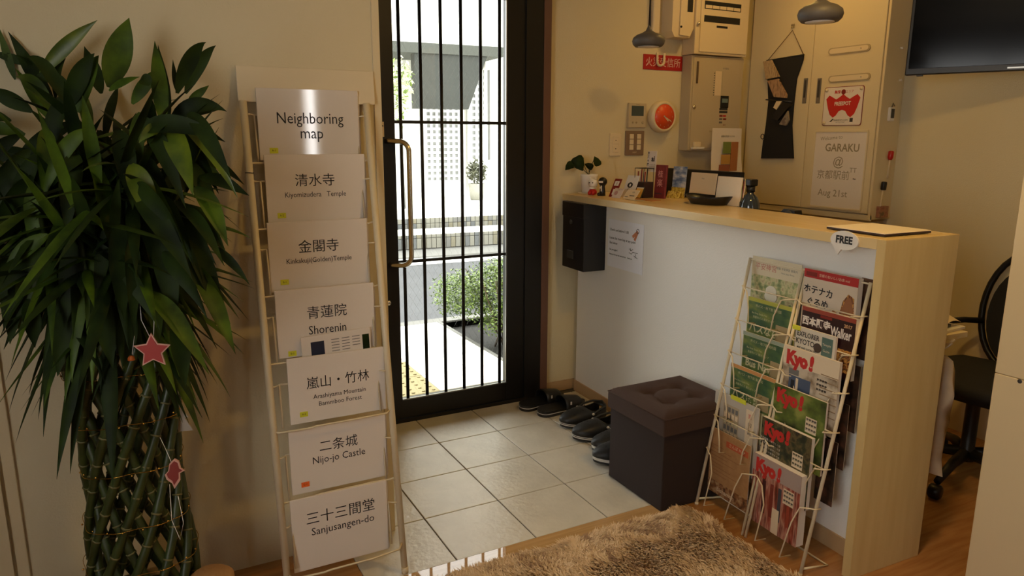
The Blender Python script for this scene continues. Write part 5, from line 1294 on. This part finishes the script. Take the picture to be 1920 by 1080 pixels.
# ornaments hung on threads
def star(r, q=.46, n=5, rot=PI/2): return [((r if k % 2 == 0 else r*q)*math.cos(rot+k*PI/n), (r if k % 2 == 0 else r*q)*math.sin(rot+k*PI/n)) for k in range(2*n)]
def ornament(name, label, px, py, D, build, strings):
    c = at(px, py, D); o = thing(name, label, 'ornament', c, R(-20)); build(o)
    Mi = (Matrix.Translation(c) @ Matrix.Rotation(R(-20), 4, 'Z')).inverted()
    for s in strings: MB().tube([Mi @ at(*p) for p in s], .0007, 4).build('thread', M['white'], o)
    return o
def mk_star(o):
    MB().prism(star(.041, .50), .0, .004).build('rim', mat('pinkish_rim', (200, 150, 130), .6), o); MB().prism(star(.035, .50), -.0012, .001).build('face', mat('star_red', (158, 44, 34), .5), o)
ornament('star_ornament', 'red wooden star with pale rim hanging on the bamboo', 286, 658, 1.60, mk_star, [((262, 565, 1.62), (265, 600, 1.60), (280, 630, 1.60)), ((284, 570, 1.62), (289, 600, 1.6), (288, 632, 1.60))])
def mk_bird(o):
    pl = [(.004, .036), (.013, .030), (.016, .012), (.024, .006), (.013, .0), (.012, -.018), (-.002, -.038), (-.006, -.024), (-.017, -.014), (-.020, -.002), (-.012, .006), (-.008, .024)]
    MB().prism(pl, 0, .004).build('rim', mat('pinkish_rim', (200, 150, 130), .6), o); MB().prism([(x*.78, z*.80+.002) for x, z in pl], -.0012, .001).build('face', mat('bird_red', (132, 48, 40), .5), o)
ornament('bird_ornament', 'small red bird shape with pale edge hanging low on the bamboo', 326, 888, 1.66, mk_bird, [((300, 820, 1.68), (312, 845, 1.67), (322, 868, 1.66)), ((318, 908, 1.67), (322, 975, 1.68), (338, 1012, 1.68), (344, 980, 1.68), (334, 930, 1.67))])
def mk_tree(o): MB().prism([(0, .050), (.010, .030), (.004, .030), (.018, .004), (.008, .004), (.026, -.032), (-.010, -.034), (-.016, .02), (-.010, .045)], 0, .004).build('shape', mat('grey_ornament', (170, 160, 146), .6), o)
ornament('tree_ornament', 'pale grey tree shape hanging behind the bamboo canes', 340, 786, 1.88, mk_tree, [((330, 700, 1.86), (336, 752, 1.87))])
def mk_bell(o): MB().lathe([(.008, -.004), (.007, .002), (.004, .006), (1e-5, .007)], n=12).build('bell', mat('orange_ornament', (190, 96, 30), .5), o)
ornament('bell_ornament', 'tiny orange bell left of the red star', 246, 672, 1.62, mk_bell, [((252, 630, 1.63), (248, 664, 1.62))])
# round basket between plant and rack
bsk = at(396, 1086, 1.93); bk2 = thing('woven_basket', 'round tan woven basket just showing at the bottom edge', 'basket', (bsk.x, bsk.y-.0, 0))
Hb = at(396, 1074, 1.93).z
b = MB(); prof = [(.055, .002), (.062, Hb*.5), (.058, Hb-.01), (.046, Hb), (1e-5, Hb+.003)]
b.lathe(prof, n=28); b.build('body', mat('wicker', (176, 132, 84), .8, bump=1, bscale=120), bk2)
for k in range(8): MB().tube([(.0615*math.cos(a*PI/12), .0615*math.sin(a*PI/12), .02+k*(Hb-.04)/8) for a in range(24)], .003, 5, closed=True).build('coil', mat('wicker', (176, 132, 84), .8), bk2)
# ceiling lamps that give the warm light
for k, (x, y, lab) in enumerate(((.50, -2.05, 'round recessed ceiling downlight over the rug'), (1.62, -.62, 'round recessed ceiling downlight over the staff side'), (1.75, -2.0, 'round recessed ceiling downlight over the swivel chair'))):
    o = thing('ceiling_downlight', lab, 'light', (x, y, H)); MB().lathe([(.085, 0), (.105, -.002), (.105, -.008), (.085, -.008)], n=30).build('trim_ring', M['white'], o)
for o in list(bpy.data.objects):
    if o.type == 'EMPTY' and 'label' not in o: print('unlabelled', o.name)
